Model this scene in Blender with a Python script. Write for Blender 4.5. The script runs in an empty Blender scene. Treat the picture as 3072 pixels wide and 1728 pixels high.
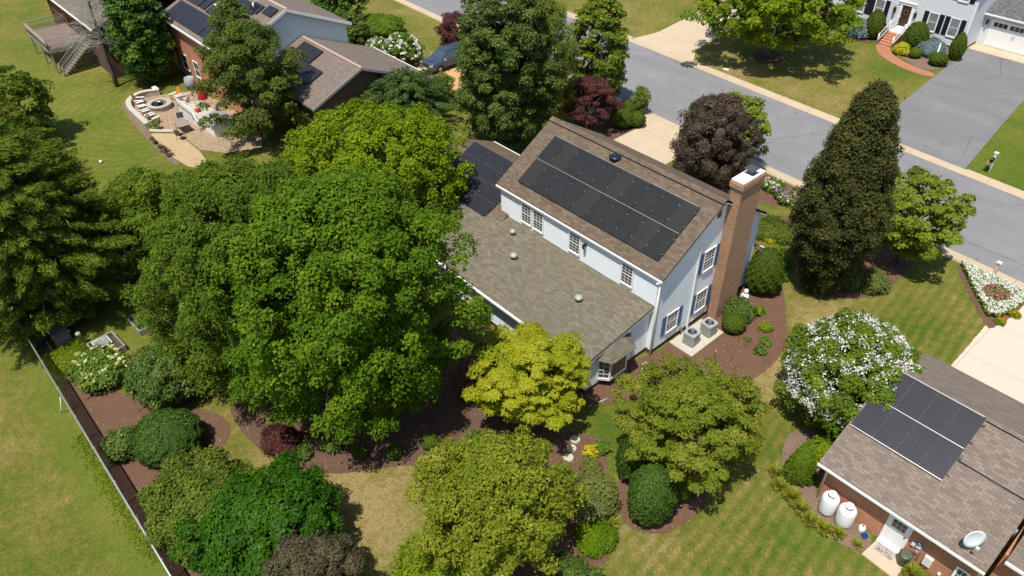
import bpy, bmesh, math, random
import numpy as np
from mathutils import Vector, Matrix
from mathutils.geometry import tessellate_polygon
R = math.radians
SC = bpy.context.scene
COL = SC.collection
# ------------------------------------------------------------------ camera
cam_data = bpy.data.cameras.new('camera'); cam = bpy.data.objects.new('camera', cam_data); COL.objects.link(cam)
SC.camera = cam
cam_data.sensor_width = 36.0; cam_data.lens = 2300.25/3072*36.0
cam_data.clip_start = 0.5; cam_data.clip_end = 6000
_p, _r, _a = R(39.07), R(-.637), R(48.436)
_f = Vector((0, math.cos(_p), -math.sin(_p))); _x = Vector((1, 0, 0)); _y = _x.cross(_f)
_rr = math.cos(_r)*_x + math.sin(_r)*_y; _uu = -math.sin(_r)*_x + math.cos(_r)*_y
M3 = Matrix((_rr, _uu, -_f)).transposed()
cam.matrix_world = Matrix.Translation((18.038, -26.233, 30.0)) @ (Matrix.Rotation(_a, 3, 'Z') @ M3).to_4x4()
# ------------------------------------------------------------------ world, sun, exposure
SUN = Vector((0.13, -0.372, 1.0)).normalized()
w = bpy.data.worlds.new('World'); SC.world = w; w.use_nodes = True
sky = w.node_tree.nodes.new('ShaderNodeTexSky'); sky.sky_type = 'NISHITA'; sky.sun_disc = False
sky.sun_elevation = math.asin(SUN.z); sky.sun_rotation = math.atan2(SUN.x, SUN.y)
bg = w.node_tree.nodes['Background']; bg.inputs['Strength'].default_value = 0.115
w.node_tree.links.new(sky.outputs[0], bg.inputs[0])
sl = bpy.data.lights.new('sun', 'SUN'); sl.energy = 4.8; sl.angle = R(0.53); sl.color = (1, .95, .86)
so = bpy.data.objects.new('sun', sl); COL.objects.link(so); so.rotation_mode = 'QUATERNION'
so.rotation_quaternion = SUN.to_track_quat('Z', 'Y'); so.location = (0, 0, 60)
SC.view_settings.view_transform = 'Standard'; SC.view_settings.look = 'None'
SC.view_settings.exposure = 0.22; SC.view_settings.gamma = 1.0

# ------------------------------------------------------------------ node helpers
class NB:
    def __init__(s, name, rough=.8, spec=.3, metal=0.0):
        s.m = bpy.data.materials.new(name); s.m.use_nodes = True; s.t = s.m.node_tree
        s.b = s.t.nodes['Principled BSDF']; s.b.inputs['Roughness'].default_value = rough
        s.b.inputs['Specular IOR Level'].default_value = spec; s.b.inputs['Metallic'].default_value = metal
        s.out = s.t.nodes['Material Output']
    def n(s, typ, **kw):
        o = s.t.nodes.new('ShaderNode'+typ)
        for k, v in kw.items(): setattr(o, k, v)
        return o
    def l(s, a, b): s.t.links.new(a, b)
    def put(s, v, sock):
        if hasattr(v, 'is_output') or isinstance(v, bpy.types.NodeSocket): s.l(v, sock)
        else: sock.default_value = v
    def math(s, op, a, b=0.0, c=None):
        o = s.n('Math', operation=op); s.put(a, o.inputs[0]); s.put(b, o.inputs[1])
        if c is not None: s.put(c, o.inputs[2])
        return o.outputs[0]
    def coord(s, kind='Object'): return s.n('TexCoord').outputs[kind]
    def noise(s, scale, vec=None, detail=3, rough=.55, dist=0):
        o = s.n('TexNoise'); o.inputs['Scale'].default_value = scale; o.inputs['Detail'].default_value = detail
        o.inputs['Roughness'].default_value = rough; o.inputs['Distortion'].default_value = dist
        if vec is not None: s.l(vec, o.inputs['Vector'])
        return o.outputs['Fac']
    def ramp(s, fac, stops, interp='LINEAR'):
        o = s.n('ValToRGB'); o.color_ramp.interpolation = interp; e = o.color_ramp.elements
        while len(e) < len(stops): e.new(.5)
        for i, (p, c) in enumerate(stops):
            e[i].position = p; e[i].color = (*c, 1) if len(c) == 3 else c
        s.put(fac, o.inputs[0]); return o.outputs[0]
    def mix(s, fac, a, b, blend='MIX'):
        o = s.n('Mix', data_type='RGBA', blend_type=blend); s.put(fac, o.inputs[0])
        for v, i in ((a, 6), (b, 7)):
            if isinstance(v, tuple): o.inputs[i].default_value = (*v, 1) if len(v) == 3 else v
            else: s.l(v, o.inputs[i])
        return o.outputs[2]
    def base(s, c):
        if isinstance(c, tuple): s.b.inputs['Base Color'].default_value = (*c, 1)
        else: s.l(c, s.b.inputs['Base Color'])
    def bump(s, h, strength=.5, dist=.02):
        o = s.n('Bump'); o.inputs['Strength'].default_value = strength; o.inputs['Distance'].default_value = dist
        s.l(h, o.inputs['Height']); s.l(o.outputs[0], s.b.inputs['Normal'])
    def attr(s, name, out='Fac'):
        o = s.n('Attribute'); o.attribute_name = name; return o.outputs[out]
    def scaled(s, vec, sc):
        o = s.n('Mapping'); o.inputs['Scale'].default_value = sc; s.l(vec, o.inputs['Vector']); return o.outputs[0]

def hexc(*rgb):  # sRGB 0-255 -> linear
    return tuple(((c/255)/12.92 if c <= 10 else ((c/255+.055)/1.055)**2.4) for c in rgb)

def plain(name, c, rough=.6, spec=.3, metal=0., var=.12, scale=6):
    b = NB(name, rough, spec, metal)
    n = b.noise(scale, b.coord(), 4)
    b.base(b.mix(b.math('MULTIPLY', n, 1.0), tuple(x*(1-var) for x in c), tuple(min(1, x*(1+var)) for x in c)))
    return b.m

def shingles(name, cols, rowh=.14, brick=.30, mort=(.05, .04, .035)):
    b = NB(name, .9, .15)
    uv = b.coord('UV')
    t = b.n('TexBrick'); t.offset = .5; t.offset_frequency = 2
    t.inputs['Scale'].default_value = 1; t.inputs['Brick Width'].default_value = brick; t.inputs['Row Height'].default_value = rowh
    t.inputs['Mortar Size'].default_value = .010; t.inputs['Mortar Smooth'].default_value = .6; t.inputs['Bias'].default_value = 0
    t.inputs['Color1'].default_value = (0, 0, 0, 1); t.inputs['Color2'].default_value = (1, 1, 1, 1); t.inputs['Mortar'].default_value = (.35, .35, .35, 1)
    b.l(uv, t.inputs['Vector'])
    # second, larger brick pattern offsets tone in tabs
    c = b.ramp(t.outputs['Color'], [(0, cols[0]), (.5, cols[1]), (1, cols[2])])
    big = b.noise(.35, b.coord(), 4, .6)
    fine = b.noise(38, b.coord(), 2)
    c = b.mix(b.math('MULTIPLY', fine, .5), c, tuple(x*.62 for x in cols[1]))
    c = b.mix(b.ramp(big, [(.35, (0, 0, 0)), (.75, (.55, .55, .55))]), c, tuple(x*.78 for x in cols[1]))
    c = b.mix(b.math('MULTIPLY', t.outputs['Fac'], .55), c, mort)
    b.base(c)
    b.bump(b.math('SUBTRACT', 1.0, t.outputs['Fac']), .6, .012)
    return b.m

def bricks(name, c1, c2, mortar, w=.21, h=.072, m=.010):
    b = NB(name, .85, .2); uv = b.coord('UV')
    t = b.n('TexBrick'); t.inputs['Scale'].default_value = 1
    t.inputs['Brick Width'].default_value = w; t.inputs['Row Height'].default_value = h
    t.inputs['Mortar Size'].default_value = m; t.inputs['Mortar Smooth'].default_value = .2
    t.inputs['Color1'].default_value = (*c1, 1); t.inputs['Color2'].default_value = (*c2, 1); t.inputs['Mortar'].default_value = (*mortar, 1)
    b.l(uv, t.inputs['Vector'])
    n = b.noise(3, b.coord(), 4)
    b.base(b.mix(b.math('MULTIPLY', n, .45), t.outputs['Color'], tuple(x*.55 for x in c1)))
    b.bump(b.math('SUBTRACT', 1.0, t.outputs['Fac']), .5, .008)
    return b.m

def leafmat(name, c0, c1, c2, trans=.28, rough=.45, spec=.35):
    green = c1[1] > c1[0] and c1[2] < c1[1]*.7
    if green: c0, c1, c2 = [(c[0]*1.52, c[1]*1.46, c[2]*.80) for c in (c0, c1, c2)]
    b = NB(name, .5 if rough < .4 else .62, .14 if rough < .4 else .10)
    a = b.attr('rnd')
    c = b.ramp(a, [(0, c0), (.5, c1), (1, c2)])
    b.base(c)
    tr = b.n('BsdfTranslucent'); b.l(b.mix(.5, c, tuple(min(1, x*1.5) for x in c2)), tr.inputs[0])
    mx = b.n('MixShader'); mx.inputs[0].default_value = trans
    b.l(b.b.outputs[0], mx.inputs[1]); b.l(tr.outputs[0], mx.inputs[2]); b.l(mx.outputs[0], b.out.inputs[0])
    return b.m

# ------------------------------------------------------------------ mesh helpers
LOCAL = set()
def link(o, parent=None):
    COL.objects.link(o)
    if parent is not None:
        o.parent = parent
        if parent.type == 'EMPTY' and parent.name not in LOCAL: o.location = -parent.location
    return o

def tag(o, label=None, cat=None, group=None, kind=None):
    for k, v in (('label', label), ('category', cat), ('group', group), ('kind', kind)):
        if v: o[k] = v
    return o

def thing(name, loc, label, cat, group=None, local=False, rz=0):
    o = bpy.data.objects.new(name, None); o.empty_display_size = .3; o.location = loc; o.rotation_euler = (0, 0, rz)
    COL.objects.link(o)
    if local: LOCAL.add(o.name)
    return tag(o, label, cat, group)

def copy_tree(o, parent=None):
    c = o.copy(); COL.objects.link(c); c.parent = parent
    for ch in o.children: copy_tree(ch, c)
    return c

def put(o, loc, rz, label=None, sc=1):
    o.location = loc; o.rotation_euler = (0, 0, rz); o.scale = (sc, sc, sc)
    if label: o['label'] = label
    return o

class MB:
    def __init__(s): s.v = []; s.f = []; s.uv = []; s.mi = []; s.sm = []
    def face(s, pts, mi=0, smooth=False):
        pts = [Vector(p) for p in pts]; i = len(s.v); s.v += pts; s.f.append(tuple(range(i, i+len(pts))))
        n = Vector((0, 0, 0))
        for k in range(len(pts)):
            a, b = pts[k], pts[(k+1) % len(pts)]
            n += Vector(((a.y-b.y)*(a.z+b.z), (a.z-b.z)*(a.x+b.x), (a.x-b.x)*(a.y+b.y)))
        if n.length < 1e-12: n = Vector((0, 0, 1))
        n.normalize()
        if abs(n.z) > .995: u, v = Vector((1, 0, 0)), Vector((0, 1, 0))
        else: u = Vector((0, 0, 1)).cross(n).normalized(); v = n.cross(u)
        s.uv += [(p.dot(u), p.dot(v)) for p in pts]; s.mi.append(mi); s.sm.append(smooth)
    def fbox(s, F, u0, u1, v0, v1, n0, n1, mi=0):
        O, U, V, N = F
        P = lambda a, b, c: O + U*a + V*b + N*c
        q = [P(a, b, c) for c in (n0, n1) for b in (v0, v1) for a in (u0, u1)]
        flip = U.cross(V).dot(N) < 0
        for f in ((0, 2, 3, 1), (4, 5, 7, 6), (0, 1, 5, 4), (2, 6, 7, 3), (0, 4, 6, 2), (1, 3, 7, 5)):
            s.face([q[i] for i in (f[::-1] if flip else f)], mi)
    def box(s, x0, x1, y0, y1, z0, z1, mi=0): s.fbox(W0, x0, x1, y0, y1, z0, z1, mi)
    def tube(s, pts, rad, n=8, cap=True, mi=0):
        pts = [Vector(p) for p in pts]
        if not hasattr(rad, '__len__'): rad = [rad]*len(pts)
        rings = []; prev = None
        for i, p in enumerate(pts):
            d = (pts[min(i+1, len(pts)-1)] - pts[max(i-1, 0)]).normalized()
            a = prev if prev is not None else (Vector((1, 0, 0)) if abs(d.x) < .9 else Vector((0, 1, 0)))
            a = (a - d*a.dot(d)).normalized(); b = d.cross(a); prev = a
            rings.append([p + (a*math.cos(t) + b*math.sin(t))*rad[i] for t in [2*math.pi*k/n for k in range(n)]])
        for r0, r1 in zip(rings, rings[1:]):
            for k in range(n): s.face([r0[k], r0[(k+1) % n], r1[(k+1) % n], r1[k]], mi, True)
        if cap: s.face(rings[0][::-1], mi); s.face(rings[-1], mi)
    def lathe(s, prof, c=(0, 0, 0), n=24, mi=0, sx=1, sy=1, smooth=True):
        c = Vector(c)
        rings = [[c + Vector((math.cos(2*math.pi*k/n)*r*sx, math.sin(2*math.pi*k/n)*r*sy, z)) for k in range(n)] for r, z in prof]
        for r0, r1 in zip(rings, rings[1:]):
            for k in range(n): s.face([r0[k], r0[(k+1) % n], r1[(k+1) % n], r1[k]], mi, smooth)
        if prof[0][0] > 1e-4: s.face(rings[0][::-1], mi)
        if prof[-1][0] > 1e-4: s.face(rings[-1], mi)
    def prism(s, poly, F, n0, n1, mi=0):
        O, U, V, N = F
        a = [O+U*p[0]+V*p[1]+N*n0 for p in poly]; b = [O+U*p[0]+V*p[1]+N*n1 for p in poly]
        s.face(b, mi); s.face(a[::-1], mi)
        for i in range(len(poly)):
            j = (i+1) % len(poly); s.face([a[i], a[j], b[j], b[i]], mi)
    def slab(s, pts, t, mi=0):   # thick sheet under a planar polygon, thickness straight down
        pts = [Vector(p) for p in pts]; lo = [p-Vector((0, 0, t)) for p in pts]
        s.face(pts, mi); s.face(lo[::-1], mi)
        for i in range(len(pts)):
            j = (i+1) % len(pts); s.face([lo[i], lo[j], pts[j], pts[i]], mi)
    def build(s, name, mats, parent=None, bevel=0, weld=False):
        me = bpy.data.meshes.new(name); me.from_pydata([tuple(v) for v in s.v], [], s.f)
        uvl = me.uv_layers.new(name='UVMap')
        uvl.data.foreach_set('uv', np.array(s.uv, dtype=np.float32).ravel())
        if not isinstance(mats, (list, tuple)): mats = [mats]
        for m in mats: me.materials.append(m)
        me.polygons.foreach_set('material_index', s.mi); me.polygons.foreach_set('use_smooth', s.sm)
        if weld or bevel or any(s.sm):
            bm = bmesh.new(); bm.from_mesh(me); bmesh.ops.remove_doubles(bm, verts=bm.verts, dist=1e-4)
            bmesh.ops.recalc_face_normals(bm, faces=bm.faces)
            bm.to_mesh(me); bm.free()
        me.update(); o = bpy.data.objects.new(name, me); link(o, parent)
        if bevel:
            md = o.modifiers.new('bevel', 'BEVEL'); md.width = bevel; md.segments = 2; md.limit_method = 'ANGLE'
        return o
V3 = lambda *a: Vector(a)
W0 = (V3(0, 0, 0), V3(1, 0, 0), V3(0, 1, 0), V3(0, 0, 1))
def wallY(y): return (V3(0, y, 0), V3(1, 0, 0), V3(0, 0, 1), V3(0, -1, 0))   # faces the camera side (-Y); u = X, v = Z
def wallX(x): return (V3(x, 0, 0), V3(0, 1, 0), V3(0, 0, 1), V3(1, 0, 0))    # faces +X; u = Y, v = Z
def slope(y0, z0, sl, x0=0):
    t = math.atan(sl); return (V3(x0, y0, z0), V3(1, 0, 0), V3(0, math.cos(t), math.sin(t)), V3(0, -math.sin(t), math.cos(t)))

def lap_siding(mb, F, z0, z1, lo, hi, step=.125, out=.024):
    z = z0
    while z < z1-1e-4:
        t = min(z+step, z1); O, U, V, N = F
        P = lambda a, b, c: O+U*a+V*b+N*c
        mb.face([P(lo(z), z, out), P(hi(z), z, out), P(hi(t), t, .004), P(lo(t), t, .004)])
        mb.face([P(lo(z), z, .003), P(hi(z), z, .003), P(hi(z), z, out), P(lo(z), z, out)])
        z = t

# ------------------------------------------------------------------ materials
M = {}
M['siding'] = plain('white_siding', (.80, .85, .87), .5, .3, var=.04, scale=1.5)
M['siding_wh'] = plain('pale_grey_siding', (.66, .68, .71), .5, .3, var=.04)
M['siding_teal'] = plain('pale_blue_siding', (.70, .77, .77), .5, .3, var=.04)
M['white'] = plain('white_trim_paint', (.82, .82, .80), .4, .4, var=.03)
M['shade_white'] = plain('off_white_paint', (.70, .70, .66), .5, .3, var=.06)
M['gutter'] = plain('aluminium_gutter', (.62, .62, .60), .4, .5, var=.15)
M['roof_brown'] = shingles('brown_asphalt_shingles', [(.110, .080, .056), (.160, .118, .084), (.215, .166, .122)])
M['roof_grey'] = shingles('weathered_tan_grey_shingles', [(.130, .116, .082), (.178, .158, .113), (.230, .205, .150)])
M['roof_tan'] = shingles('tan_brown_shingles', [(.17, .130, .105), (.225, .178, .145), (.285, .235, .19)])
M['roof_dull'] = shingles('dull_grey_brown_shingles', [(.17, .13, .11), (.21, .17, .14), (.25, .20, .17)])
M['roof_dark'] = shingles('charcoal_shingles', [(.08, .08, .085), (.14, .14, .14), (.22, .22, .22)])
M['brick_chim'] = bricks('chimney_brick', (.42, .19, .09), (.13, .062, .038), (.60, .44, .30), .24, .085, .016)
M['brick_red'] = bricks('orange_red_brick', (.58, .22, .10), (.36, .13, .065), (.50, .36, .26), .24, .08, .012)
M['brick_far'] = bricks('far_orange_brick', (.62, .27, .14), (.46, .18, .09), (.45, .30, .22), .30, .10, .012)
M['brick_dark'] = bricks('dark_brown_brick', (.12, .055, .04), (.08, .04, .03), (.22, .16, .13), .24, .08, .012)
M['blue'] = plain('blue_shutter_paint', (.075, .14, .30), .5, .3)
M['navy'] = plain('dark_shutter_paint', (.018, .018, .03), .5, .3)
M['black'] = plain('black_metal', (.018, .018, .02), .4, .5)
M['dkgrey'] = plain('dark_grey_metal', (.06, .065, .07), .45, .5)
M['grey'] = plain('grey_metal', (.30, .31, .32), .45, .5)
M['acgrey'] = plain('grey_condenser_paint', (.33, .34, .34), .5, .4)
M['galv'] = plain('galvanised_metal', (.50, .52, .50), .35, .6, .6, var=.2, scale=9)
M['ventdome'] = plain('weathered_vent_metal', (.36, .38, .32), .55, .4, .2, var=.3, scale=14)
M['wood'] = plain('weathered_grey_wood', (.28, .25, .21), .8, .2, var=.25, scale=8)
M['darkwood'] = plain('old_brown_decking', (.20, .15, .13), .85, .2, var=.35, scale=10)
M['redwood'] = plain('red_brown_stain', (.20, .07, .032), .6, .3, var=.2)
M['orangewood'] = plain('orange_stained_wood', (.52, .20, .04), .5, .3)
M['bark'] = plain('bark', (.12, .095, .075), .9, .15, var=.4, scale=12)
M['greybark'] = plain('grey_dead_bark', (.36, .35, .30), .9, .15, var=.35, scale=12)
M['stone'] = plain('grey_tan_stone', (.36, .34, .28), .85, .2, var=.35, scale=5)
M['stonecap'] = plain('pale_cap_stone', (.45, .42, .34), .85, .2, var=.2, scale=5)
M['red'] = plain('red_fabric', (.55, .02, .04), .8, .2)
M['bluep'] = plain('blue_plastic', (.02, .10, .35), .4, .4)
M['greenp'] = plain('dark_green_plastic', (.05, .07, .055), .45, .4)
M['palegreen'] = plain('pale_green_metal', (.27, .34, .24), .5, .4)
M['orangefl'] = plain('orange_flowers', (.60, .22, .02), .7, .2)
M['terracotta'] = plain('terracotta', (.45, .2, .1), .8)
M['rubber'] = plain('tyre_rubber', (.02, .02, .022), .8, .3)
M['carpaint'] = plain('slate_blue_car_paint', (.065, .09, .14), .22, .6, .35, var=.04)
M['carblack'] = plain('glossy_dark_metal', (.02, .026, .035), .25, .6, .3)
M['plasticgrey'] = plain('grey_bumper_plastic', (.10, .105, .12), .5, .4)
M['chrome'] = plain('bright_metal', (.6, .6, .6), .2, .6, .8)
M['tank'] = plain('white_tank_paint', (.78, .79, .79), .3, .5, var=.05)
M['soil'] = plain('dark_soil', (.08, .055, .04), .95, .1, var=.4, scale=20)
M['white_petal'] = leafmat('white_petals', (.62, .64, .52), (.78, .78, .68), (.86, .86, .80), .2, .7, .2)
M['cream_petal'] = leafmat('cream_petals', (.42, .50, .14), (.62, .62, .24), (.72, .72, .42), .2, .7, .2)
M['purple_petal'] = leafmat('purple_petals', (.35, .12, .35), (.5, .2, .48), (.6, .35, .58), .2, .7, .2)
M['pink_petal'] = leafmat('dusty_pink_petals', (.30, .12, .09), (.42, .2, .15), (.5, .28, .22), .2, .7, .2)
M['orange_petal'] = leafmat('orange_petals', (.5, .18, .02), (.62, .26, .02), (.7, .35, .03), .2, .7, .2)
M['yellow_petal'] = leafmat('yellow_petals', (.6, .5, .02), (.7, .6, .03), (.8, .7, .08), .2, .7, .2)

def glass():
    b = NB('window_glass', .06, .6); b.base(b.mix(b.noise(2.2, b.coord(), 3), (.02, .022, .025), (.12, .115, .11))); return b.m
M['glass'] = glass()
def glass_lit():
    b = NB('curtained_glass', .08, .6); b.base(b.mix(b.noise(3, b.coord(), 3), (.10, .12, .12), (.34, .36, .36))); return b.m
M['curtain'] = glass_lit()
M['carglass'] = plain('windscreen_glass', (.05, .075, .085), .06, .8)

def solar(name, c0, c1, line, cell=.156, stripes=False):
    b = NB(name, .30, .15); uv = b.coord('UV'); sep = b.n('SeparateXYZ'); b.l(uv, sep.inputs[0])
    fx = b.math('FRACT', b.math('MULTIPLY', sep.outputs[0], (1/.045 if stripes else 1/.026)))
    lx = b.math('GREATER_THAN', fx, .72 if stripes else .78)
    fy = b.math('FRACT', b.math('MULTIPLY', sep.outputs[1], 1/cell)); ly = b.math('GREATER_THAN', fy, .94)
    fac = b.math('MAXIMUM', lx, ly)
    n = b.noise(1.3, b.coord(), 3); nb = b.ramp(n, [(.3, c0), (.7, c1)])
    b.base(b.mix(b.math('MULTIPLY', fac, .75), nb, line)); return b.m
M['pv'] = solar('black_solar_cells', (.015, .0155, .016), (.022, .0225, .023), (.058, .060, .063))
M['pv_brown'] = solar('brownish_solar_cells', (.025, .023, .023), (.032, .030, .029), (.058, .057, .056))
M['pv_blue'] = solar('striped_dark_blue_solar_cells', (.014, .0135, .018), (.020, .019, .024), (.085, .09, .11), stripes=True)
M['pv_far'] = solar('plain_dark_solar_cells', (.020, .021, .028), (.027, .028, .035), (.034, .036, .044))

def mulch(name, c):
    b = NB(name, .95, .1); co = b.coord()
    n = b.noise(26, co, 5, .7); n2 = b.noise(1.2, co, 4); n3 = b.n('TexVoronoi'); n3.inputs['Scale'].default_value = 16; b.l(b.scaled(co, (1, 1, 1)), n3.inputs[0])
    c1 = b.ramp(n, [(.25, tuple(x*.45 for x in c)), (.5, c), (.8, tuple(min(1, x*1.7+.02) for x in c))])
    c1 = b.mix(b.ramp(n2, [(.4, (0, 0, 0)), (.75, (.5, .5, .5))]), c1, tuple(x*.7 for x in c))
    c1 = b.mix(b.math('MULTIPLY', b.math('LESS_THAN', n3.outputs['Distance'], .13), .35), c1, (.34, .23, .15))
    b.base(c1); b.bump(n, .9, .04); return b.m
M['mulch'] = mulch('red_brown_mulch', (.145, .082, .054))
M['mulch_dark'] = mulch('dark_brown_mulch', (.125, .076, .052))
M['mulch_tan'] = mulch('tan_soil_mulch', (.20, .14, .10))

def concrete(name, c, jx=None, jy=None, stain=.25):
    b = NB(name, .85, .2); co = b.coord(); sep = b.n('SeparateXYZ'); b.l(co, sep.inputs[0])
    n = b.noise(.5, co, 5, .6); n2 = b.noise(30, co, 3)
    col = b.mix(b.ramp(n, [(.35, (0, 0, 0)), (.8, (stain*2, stain*2, stain*2))]), c, tuple(x*.7 for x in c))
    col = b.mix(b.math('MULTIPLY', n2, .3), col, tuple(x*.8 for x in c))
    for j, ax in ((jx, 0), (jy, 1)):
        if j:
            fr = b.math('FRACT', b.math('ADD', b.math('MULTIPLY', sep.outputs[ax], 1/j), 50.37))
            col = b.mix(b.math('MULTIPLY', b.math('LESS_THAN', fr, .022/j*1.6), .6), col, tuple(x*.35 for x in c))
    b.base(col); b.bump(n2, .2, .005); return b.m
M['kerb'] = concrete('kerb_concrete', (.50, .40, .275), jx=3.05, stain=.3)
M['concrete'] = concrete('sandy_concrete', (.52, .42, .30), 3.4, 3.6)
M['concrete_pink'] = concrete('pale_pink_concrete', (.60, .49, .39), 4.5, 3.6, .12)
M['concrete_orange'] = concrete('orange_tan_concrete', (.52, .32, .15), 3.4, 3.6)
M['paver'] = bricks('tan_pavers', (.40, .29, .19), (.30, .21, .14), (.22, .16, .11), .32, .22, .012)
M['paver_gold'] = bricks('golden_pavers', (.48, .355, .205), (.42, .31, .175), (.38, .27, .16), .3, .22, .006)
M['path_brick'] = bricks('path_brick', (.48, .20, .11), (.36, .14, .08), (.33, .2, .14), .2, .1, .01)
def asphalt(name, c, seam=None):
    b = NB(name, .9, .15); co = b.coord()
    n = b.noise(60, co, 3, .7); n2 = b.noise(.35, b.scaled(co, (.45, 1.6, 1)), 5, .6)
    col = b.mix(b.ramp(n2, [(.35, (0, 0, 0)), (.7, (.8, .8, .8))]), c, tuple(x*.80 for x in c))
    col = b.mix(b.math('MULTIPLY', n, .35), col, tuple(x*.6 for x in c))
    n4 = b.noise(.9, co, 2, .5, 1.5); col = b.mix(b.math('MULTIPLY', b.math('GREATER_THAN', n4, .70), .5), col, tuple(x*.45 for x in c))
    warp = b.n('Mix', data_type='VECTOR'); warp.inputs[0].default_value = .12
    b.l(co, warp.inputs[4]); nz = b.n('TexNoise'); nz.inputs['Scale'].default_value = 1.2; b.l(nz.outputs['Color'], warp.inputs[5])
    vo = b.n('TexVoronoi', feature='DISTANCE_TO_EDGE'); vo.inputs['Scale'].default_value = .17; b.l(warp.outputs[1], vo.inputs['Vector'])
    crack = b.math('MULTIPLY', b.math('LESS_THAN', vo.outputs['Distance'], .006), b.math('GREATER_THAN', b.noise(.13, co, 2), .50))
    col = b.mix(b.math('MULTIPLY', crack, .55), col, tuple(x*.4 for x in c))
    st_ = b.noise(.22, co, 6, .7); col = b.mix(b.ramp(st_, [(.52, (0, 0, 0)), (.68, (.5, .5, .5))]), col, tuple(x*1.18 for x in c))
    b.base(col); b.bump(n, .3, .006); return b.m
M['road'] = asphalt('road_asphalt', (.225, .222, .228))
M['drive'] = asphalt('driveway_asphalt', (.20, .20, .202))

# grass ------------------------------------------------------------
def grassmat():
    b = NB('lawn_grass', .9, .12); co = b.coord()
    dry = b.attr('dry'); lush = b.attr('lush'); mow = b.attr('mow'); arc = b.attr('arc')
    big = b.noise(.28, co, 5, .62); mid = b.noise(2.2, co, 4, .6); fine = b.noise(17, co, 4, .72); vf = b.noise(48, co, 2, .7); mot = b.noise(6.5, co, 5, .75)
    sep = b.n('SeparateXYZ'); b.l(co, sep.inputs[0])
    # mowing stripes on the right-hand lawn and rings in the left-hand yard
    wob = b.math('MULTIPLY', b.noise(.7, co, 4), 5.0)
    st = b.math('SINE', b.math('ADD', b.math('MULTIPLY', b.math('ADD', sep.outputs[0], b.math('MULTIPLY', sep.outputs[1], .12)), 10.5), b.math('MULTIPLY', wob, .8)))
    dx = b.math('ADD', sep.outputs[0], 49.5); dy = b.math('ADD', sep.outputs[1], 9.0)
    rad = b.math('SQRT', b.math('ADD', b.math('MULTIPLY', dx, dx), b.math('MULTIPLY', dy, dy)))
    rg = b.math('SINE', b.math('ADD', b.math('MULTIPLY', rad, 7.5), wob))
    s = b.math('ADD', b.math('MULTIPLY', st, b.math('MULTIPLY', mow, .16)), b.math('MULTIPLY', rg, b.math('MULTIPLY', arc, .10)))
    f = b.math('ADD', b.math('ADD', b.math('MULTIPLY', dry, 1.0), b.math('MULTIPLY', b.math('SUBTRACT', big, .5), 1.25)), b.math('MULTIPLY', b.math('SUBTRACT', mid, .5), 1.1))
    f = b.math('ADD', b.math('ADD', f, s), b.math('ADD', b.math('MULTIPLY', b.math('SUBTRACT', fine, .5), .9), b.math('MULTIPLY', b.math('SUBTRACT', mot, .5), 1.5)))
    col = b.ramp(f, [(.0, (.062, .108, .011)), (.26, (.112, .142, .017)), (.48, (.165, .158, .027)), (.72, (.24, .19, .058)), (1., (.35, .26, .115))])
    col = b.mix(b.math('MULTIPLY', lush, .6), col, (.125, .185, .018))
    col = b.mix(b.ramp(fine, [(.30, (.75, .75, .75)), (.55, (0, 0, 0))]), col, (.03, .05, .008), 'MIX')
    col = b.mix(b.ramp(vf, [(.55, (0, 0, 0)), (.8, (.35, .35, .35))]), col, (.23, .24, .05))
    b.base(col); b.bump(b.math('ADD', fine, vf), .7, .05); return b.m
M['grass'] = grassmat()

# ------------------------------------------------------------------ foliage
def unit(v): return v/np.maximum(np.linalg.norm(v, axis=-1, keepdims=True), 1e-9)
def leaf_mesh(name, P, N, T, L, Wd, rnd, mat, parent=None, core=None):
    """P centres, N normals, T tip directions, L lengths, Wd widths; every leaf is a small kite"""
    T = unit(T - N*np.sum(T*N, 1, keepdims=True)); B = np.cross(N, T)
    n = len(P); L = L[:, None]; Wd = Wd[:, None]
    V = np.stack([P - T*L*.5, P + B*Wd*.5 - T*L*.05 - N*Wd*.12, P + T*L*.5, P - B*Wd*.5 - T*L*.05 - N*Wd*.12], 1).reshape(-1, 3)
    F = np.arange(n*4).reshape(-1, 4); nf = n; fl = list(rnd)
    if core is not None:
        cv, cf = core; off = len(V); V = np.concatenate([V, cv]);
    me = bpy.data.meshes.new(name)
    nc = 0 if core is None else len(core[1])
    me.vertices.add(len(V)); me.vertices.foreach_set('co', V.astype(np.float32).ravel())
    loops = F.ravel()
    if nc: loops = np.concatenate([loops, (np.array(core[1])+off).ravel()])
    me.loops.add(len(loops)); me.loops.foreach_set('vertex_index', loops.astype(np.int32))
    me.polygons.add(nf+nc); me.polygons.foreach_set('loop_start', (np.arange(nf+nc)*4).astype(np.int32))
    me.polygons.foreach_set('loop_total', np.full(nf+nc, 4, dtype=np.int32))
    me.update(calc_edges=True)
    a = me.attributes.new('rnd', 'FLOAT', 'FACE'); r = np.concatenate([rnd, np.full(nc, .15)]) if nc else rnd  # core faces get a dark leaf tone, painting the shade inside the shrub
    a.data.foreach_set('value', r.astype(np.float32)); me.materials.append(mat)
    o = bpy.data.objects.new(name, me); link(o, parent); return o

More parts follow.
